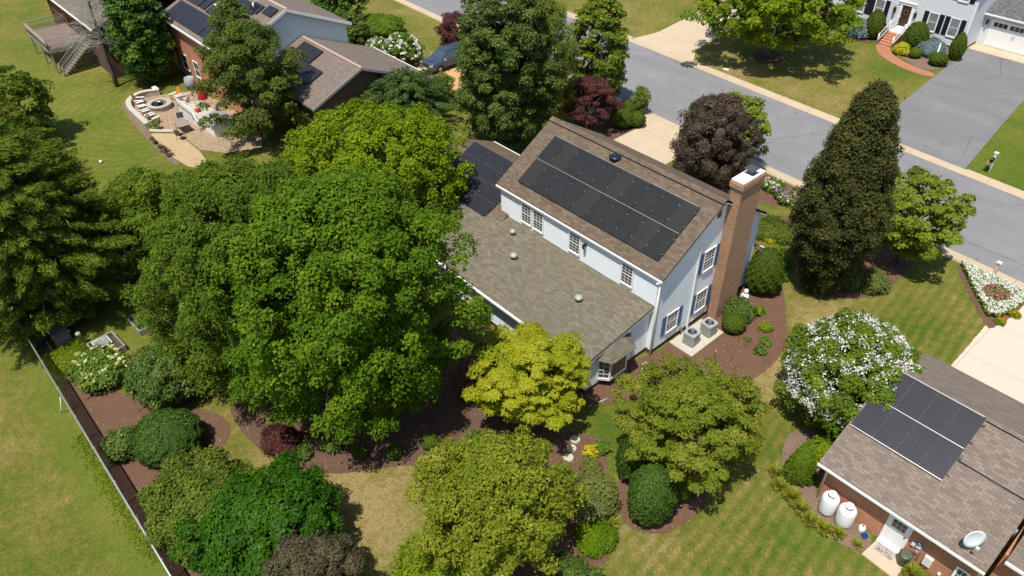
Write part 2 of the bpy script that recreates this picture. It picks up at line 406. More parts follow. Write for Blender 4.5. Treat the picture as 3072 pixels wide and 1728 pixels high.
def sphere_quads(c, r, nu=20, nv=10, zmin=-1e9, fn=None):
    vs = []; fs = []
    for i in range(nv+1):
        t = -math.pi/2 + math.pi*i/nv
        for k in range(nu):
            a = 2*math.pi*k/nu; d = np.array([math.cos(t)*math.cos(a), math.cos(t)*math.sin(a), math.sin(t)])
            p = np.array(c) + (d*np.array(r) if fn is None else fn(d)*np.array(r)); p[2] = max(p[2], zmin); vs.append(p)
    for i in range(nv):
        for k in range(nu): fs.append([i*nu+k, i*nu+(k+1) % nu, (i+1)*nu+(k+1) % nu, (i+1)*nu+k])
    return np.array(vs), fs

def profile(style, h):
    """relative radius at relative height h (0 bottom .. 1 top)"""
    h = np.clip(h, 0, 1)
    if style == 'cone': return (1-h)**.75*np.clip(h*9, 0, 1)**.5*1.0
    if style == 'spire': return (1-h)**.85*np.clip(h*14, 0, 1)**.5
    if style == 'egg': return np.sqrt(np.clip(1-(2*h-1)**2, 0, 1))*(1.12-.38*h)
    if style == 'column': return np.clip(1-np.abs(2*h-1)**3.2, 0, 1)**.6*(1.04-.2*h)
    if style == 'beech': return np.clip(np.where(h < .42, (h/.42*.93+.07)**.62, np.clip((1-h)/.58, 0, 1)**.58), 0, 1)
    if style == 'oval': return np.clip(1-np.abs(2*h-1)**2.9, 0, 1)**.5*(1.03-.06*h)
    if style == 'box': return np.clip(1-np.abs(2*h-1)**4, 0, 1)**.5
    return np.sqrt(np.clip(1-(2*h-1)**2, 0, 1))

def crown(name, parent, c, r, rz, mat, seed, style='round', nb=120, br=.9, sq=.75, leaf=.26, asp=.62, dens=1.0,
          up=.55, droop=0.0, jit=.16, inner=.35, hole=0.0, wild=.8, floor=.06, tone=.0, ry=None, wobk=1.0, spray=False, loose=.16):
    """many leaf-sized faces gathered in clumps spread over (and inside) the crown's volume"""
    g = np.random.default_rng(seed); c = np.array(c, float); ry = ry or r
    n_in = int(nb*inner); bl = []
    gold = math.pi*(3-math.sqrt(5))
    # outer clumps: even in height along the surface
    for i in range(nb):
        h = min(1, max(0, (i+.5)/nb + g.normal(0, .015)))
        if style in ('round', 'egg'): hh = h
        else: hh = 1-(1-h)**1.15
        pr = float(profile(style, hh)); a = i*gold + g.normal(0, .25)
        k = 1.04 + g.normal(0, .05) - abs(g.normal(0, jit*1.15))
        if g.random() < .11: k = 1.06+.12*g.random()
        wob = 1 + wobk*(.17*math.sin(3*a+seed) * math.sin(5*hh+seed*2) + .08*math.sin(7*a-seed+3*hh))
        p = np.array([math.cos(a)*pr*(r-br*.55)*k*wob, math.sin(a)*pr*(ry-br*.55)*k*wob, (2*hh-1)*(rz-br*sq*.5)*(1-.04*g.random())])
        bl.append((p, 1.0))
    for i in range(n_in):
        hh = .15+.75*g.random(); pr = float(profile(style, hh)); a = g.random()*6.283; k = .62*math.sqrt(g.random())
        bl.append((np.array([math.cos(a)*pr*r*k, math.sin(a)*pr*ry*k, (2*hh-1)*rz*.82]), .6))
    if hole: bl = [b for b in bl if g.random() > hole]
    PP, NN, TT, LL, WW, RR = [], [], [], [], [], []
    for p, q in bl:
        rb = br*(.55+.75*g.random()); m = max(8, int(dens*q*2.3*4*math.pi*rb*rb*.62/(leaf*leaf*asp*.5)*.42))
        d = unit(g.normal(size=(m, 3))); d[:, 2] = np.where(d[:, 2] < -.45, -d[:, 2], d[:, 2])
        rad = rb*(.62+.45*g.random((m, 1))**.6)*(1+.22*np.sin(4*d[:, :1]*3+p[0])*np.cos(5*d[:, 1:2]*2+p[1]))
        off = d*rad*np.array([1, 1, sq])
        if spray:
            rdv = unit(np.array([p[0], p[1], 1e-3+.35*abs(p[2])/max(rz, .1)*np.linalg.norm(p[:2])])); al = np.sum(off*rdv, 1, keepdims=True); off = off*.72+rdv*al*1.15
        P = p + off
        out = unit(p*np.array([1, 1, .6])+1e-6)
        N = unit(d*.6 + out*.35 + g.normal(size=(m, 3))*wild*.55 + np.array([0, 0, up]))
        T = unit(d*.7 + g.normal(size=(m, 3))*.6 + np.array([0, 0, -droop]))
        if spray: T = unit(rdv*1.1 + g.normal(size=(m, 3))*.45)
        if droop > .8: N = unit(d*1.0 + out*.5 + g.normal(size=(m, 3))*.35 + np.array([0, 0, .15]))
        br_r = g.random()
        PP.append(P); NN.append(N); TT.append(T)
        s = leaf*(.65+.7*g.random(m)); LL.append(s); WW.append(s*asp*(.8+.4*g.random(m)))
        RR.append(np.clip(.40*br_r+.55*g.random(m)+tone, 0, 1))
    if loose and len(PP) > 6:      # stray leaves bridging the clumps
        pc = np.array([b[0] for b in bl]); m = int(loose*sum(len(x) for x in PP)*.5)
        i0 = g.integers(0, nb if nb < len(pc) else len(pc), m); i1 = np.clip(i0+g.integers(-9, 10, m), 0, len(pc)-1); t_ = g.random((m, 1))
        P_ = pc[i0]*(1-t_)+pc[i1]*t_; far = np.linalg.norm(pc[i0]-pc[i1], axis=1) < br*5; P_ = P_[far]; m = len(P_)
        P_ = P_*(1.0+.05*g.normal(size=(m, 1)))+g.normal(size=(m, 3))*br*.45
        PP.append(P_); NN.append(unit(unit(P_+1e-6)*.6+g.normal(size=(m, 3))*wild*.7+np.array([0, 0, up]))); TT.append(g.normal(size=(m, 3))+np.array([0, 0, -droop]))
        s_ = leaf*(.6+.6*g.random(m)); LL.append(s_); WW.append(s_*asp); RR.append(np.clip(.1+.85*g.random(m)+tone, 0, 1))
    P = np.concatenate(PP)+c; ok = P[:, 2] > floor
    P, N, T, L, Wd, Rn = (x[ok] for x in (P, np.concatenate(NN), np.concatenate(TT), np.concatenate(LL), np.concatenate(WW), np.concatenate(RR)))
    return leaf_mesh(name, P, N, T, L, Wd, Rn, mat, parent), [b[0]+c for b in bl[:nb]]

def clipped(name, parent, c, r, rz, mat, seed, style='round', leaf=.10, dens=1.0, rough=.05, ry=None, asp=.6, floor=.03):
    """sheared shrub: a dense skin of tiny leaves over a core"""
    g = np.random.default_rng(seed); ry = ry or r; c = np.array(c, float)
    area = 4*math.pi*((r*ry*.5+r*rz*.5)); n = int(dens*area*1.9/(leaf*leaf*asp*.5))
    n = min(n, 60000)
    h = g.random(n); a = g.random(n)*6.2832; pr = profile(style, h)
    b = .06*np.sin(3*a+seed)*np.sin(4*h+seed)+.035*np.sin(9*a+7*h*3)+.03*np.sin(15*a-11*h*3+seed)
    k = 1+b*1.2-np.abs(g.normal(0, rough, n))
    P = np.stack([np.cos(a)*pr*r*k, np.sin(a)*pr*ry*k, (2*h-1)*rz*(1+b*.6-np.abs(g.normal(0, rough, n)))], 1)
    d = unit(np.stack([np.cos(a)*pr/r, np.sin(a)*pr/ry, (2*h-1)/rz*1.0], 1))
    N = unit(d + g.normal(size=(n, 3))*.55+np.array([0, 0, .2])); T = unit(g.normal(size=(n, 3))+d*.6)
    s = leaf*(.6+.8*g.random(n)); P += c; ok = P[:, 2] > floor
    ns = np.sin(P[:, 0]*2.1+seed)*np.cos(P[:, 1]*1.7)*.12
    Rn = np.clip(.15+.7*g.random(n)+ns, 0, 1)
    def fn(d):
        hh = (d[2]+1)/2; q = float(profile(style, np.array(hh))); xy = d[:2]/max(1e-6, np.linalg.norm(d[:2]))
        return np.array([xy[0]*q*.93, xy[1]*q*.93, d[2]*.94])
    core = sphere_quads(c, (r, ry, rz), 24, 12, floor, fn)
    return leaf_mesh(name, P[ok], N[ok], T[ok], s[ok], s[ok]*asp, Rn[ok], mat, parent, core)

def trunk(parent, base, top, r0, mat, limbs=(), n=10, bend=.2, seed=0, name='trunk'):
    g = random.Random(seed); b = Vector(base); t = Vector(top); mb = MB()
    pts = []; K = 6
    off = Vector((g.uniform(-1, 1), g.uniform(-1, 1), 0))*bend
    for i in range(K+1):
        f = i/K; pts.append(b.lerp(t, f)+off*math.sin(f*math.pi)*.5)
    pts[0].z -= .05
    rad = [r0*1.45]+[r0*(1-.72*(i/K)) for i in range(1, K+1)]
    mb.tube(pts, rad, n)
    for lp in limbs:
        lp = Vector(lp); f = g.uniform(.25, .75); s = b.lerp(t, f)+off*math.sin(f*math.pi)*.5
        m1 = s.lerp(lp, .5)+Vector((g.uniform(-.2, .2), g.uniform(-.2, .2), .12*(lp-s).length))
        mb.tube([s, s.lerp(m1, .5)+Vector((0, 0, .08)), m1, lp], [r0*.42, r0*.32, r0*.22, r0*.07], 6, cap=False)
    return mb.build(name, mat, parent)

def tree(name, label, cat, pos, zc, r, rz, mat, seed, group=None, tr=.16, bark='bark', lean=(0, 0), limbs=14, crown_kw={}, clipkw=None, trunk_top=.75):
    x, y = pos
    t = thing(name, (x, y, 0), label, cat, group)
    c = (x+lean[0], y+lean[1], zc)
    o, bl = crown('crown', t, c, r, rz, mat, seed, **crown_kw)
    g = random.Random(seed)
    pick = [b for b in bl if b[2] > zc-rz*.7]; g.shuffle(pick)
    trunk(t, (x, y, 0), (c[0], c[1], zc+rz*(2*trunk_top-1)), tr, M[bark], [tuple(b) for b in pick[:limbs]], seed=seed)
    return t

def shrub(name, label, cat, pos, r, rz, mat, seed, group=None, clip=None, stem=.05, zc=None, **kw):
    x, y = pos; t = thing(name, (x, y, 0), label, cat, group); zc = rz if zc is None else zc
    if clip is not None: clipped('foliage', t, (x, y, zc), r, rz, mat, seed, **clip); bl = []
    else: o, bl = crown('foliage', t, (x, y, zc), r, rz, mat, seed, **kw)
    mb = MB(); g = random.Random(seed)
    for k in range(4):
        a = g.uniform(0, 6.28); mb.tube([(x+.06*math.cos(a), y+.06*math.sin(a), -.03), (x+r*.3*math.cos(a), y+r*.3*math.sin(a), zc*.9)], [stem, stem*.5], 5)
    mb.build('stem', M['bark'], t)
    return t

def blossoms(parent, pts, rad, mat, seed, name='blossom', petals=16, size=.07, sq=1.0):
    g = np.random.default_rng(seed); P = []; N = []
    for p in pts:
        d = unit(g.normal(size=(petals, 3))); d[:, 2] = np.abs(d[:, 2])*1.0-.2; rr = rad*(.7+.6*g.random())
        P.append(np.array(p)+d*rr*np.array([1, 1, sq])); N.append(unit(d+g.normal(size=(petals, 3))*.35))
    P = np.concatenate(P); N = np.concatenate(N); n = len(P); s = size*(.7+.6*g.random(n))
    return leaf_mesh(name, P, N, g.normal(size=(n, 3)), s, s*.95, g.random(n), mat, parent)

L = {}
L['maple'] = leafmat('maple_leaves', (.026, .064, .006), (.056, .112, .009), (.120, .172, .014))
L['mapledk'] = leafmat('dark_maple_leaves', (.028, .060, .009), (.054, .098, .013), (.118, .155, .026))
L['mapleyl'] = leafmat('yellow_green_maple_leaves', (.055, .105, .005), (.095, .150, .007), (.165, .215, .010))
L['conifer'] = leafmat('dark_olive_conifer_sprays', (.024, .050, .008), (.055, .092, .014), (.140, .165, .030), .15)
L['conifer2'] = leafmat('yellow_olive_conifer_sprays', (.045, .075, .012), (.085, .115, .022), (.16, .175, .035), .15)
L['backl'] = leafmat('fresh_green_foliage', (.038, .075, .010), (.075, .125, .016), (.135, .185, .03), .25)
L['holly'] = leafmat('glossy_dark_leaves', (.018, .048, .010), (.034, .080, .014), (.08, .13, .02), .15, .3, .5)
L['birch'] = leafmat('dull_olive_leaves', (.034, .056, .016), (.060, .088, .026), (.115, .135, .042))
L['cedar'] = leafmat('blue_green_sprays', (.022, .045, .020), (.042, .078, .034), (.08, .12, .055), .15)
L['willow'] = leafmat('soft_green_hanging_leaves', (.048, .075, .018), (.085, .12, .028), (.15, .175, .055), .3)
L['evergreen'] = leafmat('mixed_evergreen_leaves', (.024, .046, .012), (.045, .075, .020), (.095, .13, .045), .15, .35, .45)
L['magnolia'] = leafmat('glossy_magnolia_leaves', (.028, .052, .010), (.065, .10, .014), (.17, .20, .02), .15, .3, .5)
L['redmaple'] = leafmat('dark_red_maple_leaves', (.055, .020, .020), (.105, .036, .034), (.18, .075, .060), .3)
L['pear'] = leafmat('bright_green_maple_leaves', (.038, .080, .008), (.080, .135, .010), (.21, .23, .012))  # leaf tones vary at random from mid green to yellow green
L['purple'] = leafmat('purple_black_leaves', (.034, .024, .015), (.078, .056, .038), (.165, .128, .088), .15)
L['beech'] = leafmat('bronze_green_leaves', (.016, .021, .009), (.035, .041, .017), (.092, .084, .040), .12, .4, .4)
L['dogwood'] = leafmat('pale_green_dogwood_leaves', (.060, .092, .016), (.105, .145, .022), (.17, .20, .05))
L['kousa'] = leafmat('green_and_bronze_leaves', (.050, .082, .010), (.100, .135, .018), (.190, .180, .055))
L['yew'] = leafmat('clipped_yew_needles', (.026, .050, .009), (.045, .076, .013), (.078, .11, .02), .12)
L['box'] = leafmat('clipped_holly_leaves', (.016, .040, .009), (.032, .068, .014), (.075, .115, .038), .12, .35, .5)
L['hedge'] = leafmat('rough_hedge_leaves', (.036, .060, .012), (.060, .095, .018), (.125, .145, .045), .15)
L['bluesp'] = leafmat('blue_spruce_needles', (.08, .13, .14), (.15, .21, .22), (.26, .32, .32), .1)
L['golden'] = leafmat('golden_leaves', (.30, .28, .015), (.45, .42, .02), (.62, .55, .05), .3)
L['gold_tree'] = leafmat('yellow_maple_leaves', (.095, .135, .010), (.180, .205, .018), (.30, .29, .042), .3)
L['jm'] = leafmat('lime_maple_leaves', (.070, .100, .012), (.125, .155, .020), (.22, .235, .055), .3)
L['lime'] = leafmat('bright_lime_leaves', (.055, .115, .008), (.11, .17, .012), (.20, .24, .02), .35)
L['deep'] = leafmat('deep_green_leaves', (.010, .040, .003), (.020, .066, .004), (.045, .105, .008), .22, .35, .45)
L['purplebl'] = leafmat('purple_brown_leaves', (.040, .036, .018), (.080, .070, .034), (.155, .130, .072), .15)
L['rhodo'] = leafmat('leathery_leaves', (.022, .048, .012), (.045, .082, .022), (.12, .15, .06), .12, .3, .5)
L['weed'] = leafmat('grassy_weeds', (.065, .11, .010), (.105, .155, .016), (.17, .21, .03), .3)
L['lily'] = leafmat('daylily_blades', (.06, .10, .012), (.13, .16, .025), (.26, .24, .07), .3)
L['perennial'] = leafmat('perennial_leaves', (.04, .085, .02), (.075, .13, .03), (.13, .19, .06), .25)
L['myrtle'] = leafmat('crape_myrtle_leaves', (.036, .070, .010), (.072, .120, .016), (.125, .170, .028), .25)
L['greyg'] = leafmat('grey_green_leaves', (.055, .075, .035), (.09, .115, .05), (.15, .16, .085), .25)
L['aster'] = leafmat('flowerbed_leaves', (.06, .12, .03), (.11, .18, .05), (.18, .25, .09), .25)

# ================================================================== THE SETTING
def ground():
    xs = np.concatenate([[-3000, -1200, -500, -220], np.arange(-130, 75.1, .8), [150, 400, 1200, 3000]])
    ys = np.concatenate([[-3000, -800, -200, -90], np.arange(-46, 112.1, .8), [180, 400, 1200, 3000]])
    X, Y = np.meshgrid(xs, ys); n = X.size
    me = bpy.data.meshes.new('ground'); nx, ny = len(xs), len(ys)
    V = np.stack([X.ravel(), Y.ravel(), np.zeros(n)], 1)
    i = np.arange((ny-1)*(nx-1)); a = (i//(nx-1))*nx + i % (nx-1)
    F = np.stack([a, a+1, a+1+nx, a+nx], 1)
    me.vertices.add(n); me.vertices.foreach_set('co', V.ravel()); me.loops.add(F.size); me.loops.foreach_set('vertex_index', F.ravel().astype(np.int32))
    me.polygons.add(len(F)); me.polygons.foreach_set('loop_start', (np.arange(len(F))*4).astype(np.int32)); me.polygons.foreach_set('loop_total', np.full(len(F), 4, dtype=np.int32))
    me.update(calc_edges=True)
    def field(base, blobs):
        f = np.full(n, base, float)
        for x, y, rx, ry, v in blobs:
            f += v*np.exp(-(((V[:, 0]-x)/rx)**2+((V[:, 1]-y)/ry)**2))
        return f
    def mask(x0, x1, y0, y1, s=1.5):
        g = lambda t: 1/(1+np.exp(-np.clip(t, -30, 30)))
        return g((V[:, 0]-x0)/s)*g((x1-V[:, 0])/s)*g((V[:, 1]-y0)/s)*g((y1-V[:, 1])/s)
    dry = field(.43, [(-12, -30, 18, 5, -.10), (-3, -17, 4.5, 2.6, .55), (-6.5, -20.2, 2.5, 1.2, .35), (1.2, -14.5, 3, 2.5, -.15), (1.5, -17, 2.5, 2, .25), (5.6, 6.5, 1.0, 5, .45), (5.4, 2.0, 1.2, 3, .4),
                      (6.5, 9.6, 4, 1.6, .42), (2.6, 15, 1.3, 5, .35), (9, 13, 3, 3, -.06), (8, -9.5, 2, 2, .15), (11, -7, 3, 2.5, -.12), (-45, 40, 25, 6, .16), (-16, 36, 14, 3.0, .26), (-8, 42, 5, 7, .10), (-10, 47, 3, 2.5, -.3),
                      (-8, -34, 12, 5, .03), (-20, -30, 5, 5, .25), (-6, -28, 5, 3, .12), (-45, -16, 12, 6, .0), (-62, -12, 8, 4, .12), (-52, 22, 12, 5, .12), (2.2, -4.5, 1.6, 2, -.25), (3, -6, 1.5, 2, -.2), (6, 37, 4, 6, -.25), (12, 42, 8, 8, -.2)])
    lush = field(.0, [(-60, -16, 14, 7, .75), (-44, -14, 10, 5, .45), (-32, -20, 8, 6, .35), (-13, -26.2, 12, .8, .9), (-3, -26.2, 9, .7, .7), (-22, -21.5, 4, 4, .4), (0.8, -15.6, 1.6, 2.2, .45), (3.0, -5.6, 1.2, 2.4, .45),
                      (7.5, 20, 3, 3, .4), (4.5, 36, 3, 5, .5), (10, 41, 8, 8, .45), (-36, 21, 5, 3, .35), (12.5, -3.6, 3, .9, .5), (-9.5, 46, 3, 2.5, .35), (-28, 41, 10, 3, .15), (8.3, -12.5, 2, 2, .45)])
    for nm, ar in (('dry', dry), ('lush', np.clip(lush, 0, 1)), ('mow', mask(6.5, 40, -30, 20)), ('arc', mask(-75, -22, -26, -8))):
        at = me.attributes.new(nm, 'FLOAT', 'POINT'); at.data.foreach_set('value', ar.astype(np.float32))
    me.materials.append(M['grass'])
    o = bpy.data.objects.new('ground', me); link(o); tag(o, kind='structure')
ground()

def smooth_poly(pts, it=3, closed=True):
    pts = [np.array(p, float) for p in pts]
    for _ in range(it):
        q = []
        for i in range(len(pts)):
            a, b = pts[i], pts[(i+1) % len(pts)]; q += [a*.75+b*.25, a*.25+b*.75]
        pts = q
    return pts
def sheet(name, pts, z, mat, label=None, smooth=2, jit=.0, seed=0, kind='structure', thick=0.0):
    P = smooth_poly(pts, smooth) if smooth else [np.array(p, float) for p in pts]
    if jit:
        g = random.Random(seed); Q = []
        for i in range(len(P)):
            a, b = P[i], P[(i+1) % len(P)]; k = max(1, int(np.linalg.norm(b-a)/.12))
            for j in range(k): Q.append(a+(b-a)*j/k + np.array([g.uniform(-1, 1), g.uniform(-1, 1)])*jit)
        P = Q
    vs = [Vector((p[0], p[1], z)) for p in P]; tri = tessellate_polygon([vs]); mb = MB()
    for t in tri:
        f = [vs[i] for i in t]
        if (f[1]-f[0]).cross(f[2]-f[0]).z < 0: f = f[::-1]
        mb.face(f)
    if thick:
        for i in range(len(vs)):
            a, b = vs[i], vs[(i+1) % len(vs)]; mb.face([a, b, b-Vector((0, 0, thick)), a-Vector((0, 0, thick))])
    o = mb.build(name, mat); tag(o, label, kind=kind); return o

# road: near edge y = 21.98-.037*(x-11.5), far edge y = 32.4-.05*x
yn = lambda x: 21.98-.037*(x-11.5)
yf = lambda x: 32.4-.05*x
xa, xb = -220, 140
sheet('road', [(xa, yn(xa)), (xb, yn(xb)), (xb, yf(xb)), (xa, yf(xa))], .008, M['road'], smooth=0)
def kerb_strip(name, fy, sgn, gaps):
    mb = MB(); x = xa
    segs = []; cur = xa
    for g0, g1 in sorted(gaps): segs.append((cur, g0, 1)); segs.append((g0, g1, 0)); cur = g1
    segs.append((cur, xb, 1))
    for a, b, raised in segs:
        h = .11 if raised else .022
        prof = [(0, .012), (.52, .018), (.62, h), (.92, h), (.98, -.02)]
        for (o0, z0), (o1, z1) in zip(prof, prof[1:]):
            q = [V3(a, fy(a)+sgn*o0, z0), V3(b, fy(b)+sgn*o0, z0), V3(b, fy(b)+sgn*o1, z1), V3(a, fy(a)+sgn*o1, z1)]
            mb.face(q if sgn > 0 else q[::-1])
        for e, s2 in ((a, 1), (b, -1)):
            if raised: mb.face([V3(e, fy(e)+sgn*.5, -.02), V3(e, fy(e)+sgn*.62, h), V3(e, fy(e)+sgn*.92, h), V3(e, fy(e)+sgn*.98, -.02)])
    tag(mb.build(name, M['kerb']), kind='structure')
kerb_strip('far_kerb', yf, 1, [(-31.5, -23.6), (-2.9, 3.2)])
kerb_strip('near_kerb', yn, -1, [(-20.5, -12.0), (12.4, 20.5)])

GZ = .010
sheet('far_driveway', [(-6.95, 57.1), (-5.6, 40), (-3.4, yf(-3)+.95), (3.0, yf(3)+.95), (1.6, 46), (.6, 57.1)], GZ, M['drive'], smooth=0, jit=.02)
sheet('garage_apron', [(-7.1, 57.1), (.8, 57.1), (.8, 59.1), (-7.1, 59.1)], GZ+.002, M['concrete'], smooth=0)
sheet('neighbour_driveway', [(-31.5, yf(-31)+.95), (-23.6, yf(-23)+.95), (-25.2, 37), (-28.5, 62), (-33.5, 62), (-30.9, 38)], GZ, M['concrete'], smooth=0)
sheet('main_driveway', [(-20.4, yn(-20)-.95), (-12, yn(-12)-.95), (-12.9, 18.4), (-12.5, 9.4), (-19.2, 9.4), (-19.2, 18.6)], GZ, M['concrete'], smooth=0)
sheet('right_driveway', [(12.1, yn(12)-.95), (20.5, yn(20)-.95), (26, 8), (26, 6), (15.5, 6), (11.7, 11.0), (11.55, 17.0)], GZ, M['concrete_pink'], smooth=0, jit=.02)
sheet('left_driveway', [(-42.3, 12.2), (-34.5, 12.2), (-34.0, 22.5), (-35, yn(-35)-.95), (-43, yn(-43)-.95), (-40.8, 20.5), (-41, 14.2)], GZ, M['concrete_orange'], smooth=0)
# beds (plain soil and mulch shapes lying in the lawn)
beds = [
 ('mulch_bed', [(-.1, .8), (.8, .8), (2.7, 2.4), (3.9, 1.4), (4.7, 1.0), (5.15, 3.6), (4.95, 5.5), (4.4, 7.0), (3.2, 8.6), (2.2, 10.0), (1.2, 11.3), (-.4, 12.7), (-.9, 13.8), (-1.2, 13.6), (-.1, 12.4)], M['mulch']),
 ('mulch_bed', [(-.6, -5.6), (.6, -5.1), (1.6, -3.4), (2.2, -1.2), (2.9, .6), (3.4, 1.7), (.8, 1.6), (-.3, -.4)], M['mulch']),
 ('mulch_bed', [(-11.5, yn(-11)-1.0), (-3.2, yn(-3)-1.05), (-2.7, 20.3), (-3.4, 18.6), (-4.9, 17.6), (-7.5, 16.2), (-10, 15.6), (-11.5, 17)], M['mulch']),
 ('mulch_bed', [(-3.4, 17.4), (-2.4, 16.4), (-1.2, 15.2), (.2, 13.9), (1.6, 12.4), (2.9, 11.5), (4.2, 12.0), (5.6, 13.2), (6.15, 15.3), (6.0, 19.9), (4.5, 20.6), (2.5, 19), (1, 18.7), (-1.2, 18.2)], M['mulch']),
 ('mulch_bed', [(7.55, 21.05), (8.6, 21.05), (12.3, 20.9), (12.35, 18.4), (12.0, 16.3), (11.7, 16.0), (9.3, 18.8)], M['mulch']),
 ('mulch_bed', [(8.3, .6), (9.0, -.9), (10.1, -2.4), (11.4, -3.2), (13.2, -3.05), (14.25, -2.75), (14.3, -1.6), (11.4, -1.5), (10.9, -1.2), (10.6, 1.5), (9.6, 2.2), (8.7, 1.8)], M['mulch_tan']),
 ('mulch_bed', [(-21.2, -25.45), (-19.6, -24.6), (-17.5, -23.1), (-15.2, -22.3), (-13.2, -20.2), (-11.2, -19.6), (-10.2, -20.3), (-9.6, -21.4), (-8.6, -22.6), (-6.5, -23.6), (-1.5, -22.3), (1, -21), (1.8, -20.2), (1.2, -18.9), (4, -22), (4, -25.45)], M['mulch']),
 ('mulch_bed', [(-15, -15), (-12.8, -19.2), (-10.2, -19.6), (-7.6, -19.2), (-5.6, -18.1), (-4.6, -17.2), (-3.4, -15.2), (-2.2, -13.6), (-1.2, -12.2), (.2, -9.4), (.6, -7.4), (-.2, -6.4), (-6, -5.6), (-14, -6)], M['mulch_dark']),
 ('mulch_bed', [(.0, -8.6), (.9, -7.2), (2.3, -6.3), (3.0, -6.8), (3.9, -7.7), (5.0, -8.6), (5.6, -9.2), (6.7, -10.2), (7.15, -11.6), (7.2, -13.2), (8.2, -14.6), (9, -17), (5, -17), (2, -13)], M['mulch']),
 ('mulch_bed', [(2.9, -5.4), (4.1, -6.0), (4.4, -7.6), (5.6, -9.0), (6.8, -9.3), (7.9, -8.4), (8.2, -7), (8.1, -5.2), (6.4, -3.3), (4.2, -3.6)], M['mulch']),
 ('mulch_bed', [(-22.2, 16.5), (-18.2, 15.5), (-18.3, 19.6), (-18.1, 20.4), (-19.2, 21.5), (-20.4, 21.8), (-23, 21.5), (-24.5, 19)], M['mulch_dark']),
 ('mulch_bed', [(-19.5, 53.5), (-18, 50.4), (-13.7, 50.9), (-13.7, 55.7), (-19.5, 55.7)], M['mulch_dark']),
 ('mulch_bed', [(-12.35, 55.7), (-12.3, 51.9), (-11.4, 50.9), (-9.4, 49.2), (-7.2, 48.8), (-6.5, 50.5), (-6.6, 55.7)], M['mulch_tan']),
 ('mulch_bed', [(-20.9, 41.5), (-20.5, 39.6), (-18.8, 39.0), (-17.6, 40.4), (-18.2, 42.2), (-19.9, 42.6)], M['mulch_dark']),
 ('mulch_bed', [(-53.6, -9.2), (-51.6, -10.3), (-46.3, -10.75), (-43.8, -10.9), (-38.6, -11.0), (-38.2, -10.5), (-44, -10.3), (-52, -9.0)], M['mulch_tan']),
]
for i, (nm, pts, mt) in enumerate(beds): sheet(nm, pts, .012+.0012*i, mt, smooth=2, jit=.035, seed=i)
sheet('brick_path', [(-13.75, 51.75), (-12.3, 51.75), (-11.9, 50.6), (-10.3, 49.4), (-8.2, 48.8), (-6.3, 48.7), (-6.3, 47.5), (-8.6, 47.5), (-11.0, 48.3), (-12.6, 49.5), (-13.5, 50.8)], .032, M['path_brick'], smooth=1)
sheet('patio', [(-52.6, -8.9), (-51.2, -9.7), (-49.9, -10.0), (-46.6, -10.0), (-45.4, -10.1), (-43.9, -8.5), (-38.2, -8.4), (-36, -3.2), (-50, -3.2), (-51.5, -5.6)], .034, M['paver'], smooth=1)
sheet('lower_patio', [(-45.3, -10.2), (-44.0, -8.6), (-38.0, -8.5), (-36.5, -9.6), (-38.2, -10.5), (-44.0, -10.45)], .030, M['paver_gold'], smooth=1)
sheet('concrete_step', [(14.34, -1.5), (15.75, -1.5), (15.75, -2.9), (14.22, -2.82)], .07, M['concrete'], smooth=0, thick=.1)

# ================================================================== MAIN HOUSE
H = thing('white_house', (-6.2, 4.5, 0), 'white sided two storey house with brown shingle roof, black solar panels and tall brick chimney', 'house')
xl, xr, yb, ze, sl_ = -12.4, 0.0, 9.0, 5.50, .61      # left wall, right wall, front wall, wall top
mb = MB()
# plain carcass of walls
mb.box(xl, xr, 0, yb, .35, ze)
mb.face([V3(xr, 0, ze), V3(xr, yb, ze), V3(xr, 4.5, ze+4.5*sl_)]); mb.face([V3(xl, yb, ze), V3(xl, 0, ze), V3(xl, 4.5, ze+4.5*sl_)])
FY, FX = wallY(0.0), wallX(0.0)
lap_siding(mb, FX, .35, ze, lambda z: 0.0, lambda z: yb, .19, .036)
lap_siding(mb, FX, ze, ze+4.5*sl_-.15, lambda z: (z-ze)/sl_, lambda z: yb-(z-ze)/sl_, .19, .036)
lap_siding(mb, FY, 3.35, ze-.1, lambda z: xl, lambda z: xr, .19, .036)
mb.build('wall', M['siding'], H)
mb = MB(); mb.box(xl+.03, xr-.03, .03, yb-.03, -.05, .35); mb.build('foundation', M['brick_dark'], H)
# corner boards
mb = MB(); mb.fbox(FY, -.12, .035, .35, ze-.05, 0.0, .034); mb.fbox(FX, 0.0, .12, .35, ze-.05, .001, .036); mb.build('corner_board', M['white'], H)
mb = MB(); mb.fbox(FX, yb-.12, yb, .35, ze-.05, 0, .036); mb.build('corner_board', M['white'], H)
mb = MB(); mb.fbox(FY, xl-.03, xl+.11, 3.3, ze-.05, 0, .034); mb.build('corner_board', M['white'], H)
# roof: two slopes, ridge at y 4.5
ov, rk = .16, .28
zr = ze+.12+4.5*sl_; t_ = .14
def zroof(y): return zr-abs(y-4.5)*sl_
mb = MB()
for y0 in (-ov, yb+ov):
    q = [V3(xl-rk, y0, zroof(y0)), V3(xr+rk, y0, zroof(y0)), V3(xr+rk, 4.5, zr), V3(xl-rk, 4.5, zr)]
    mb.slab(q if y0 < 4.5 else q[::-1], t_)
roof = mb.build('roof', M['roof_brown'], H)
mb = MB()   # ridge vent cap with its dark lower lip
for s in (-1, 1):
    q = [V3(xl-rk-.02, 4.5+s*.26, zroof(4.5+.26)+.045), V3(xr+rk+.02, 4.5+s*.26, zroof(4.5+.26)+.045), V3(xr+rk+.02, 4.5, zr+.05), V3(xl-rk-.02, 4.5, zr+.05)]
    mb.slab(q if s < 0 else q[::-1], .04)
mb.build('ridge_cap', M['roof_brown'], roof)
mb = MB()
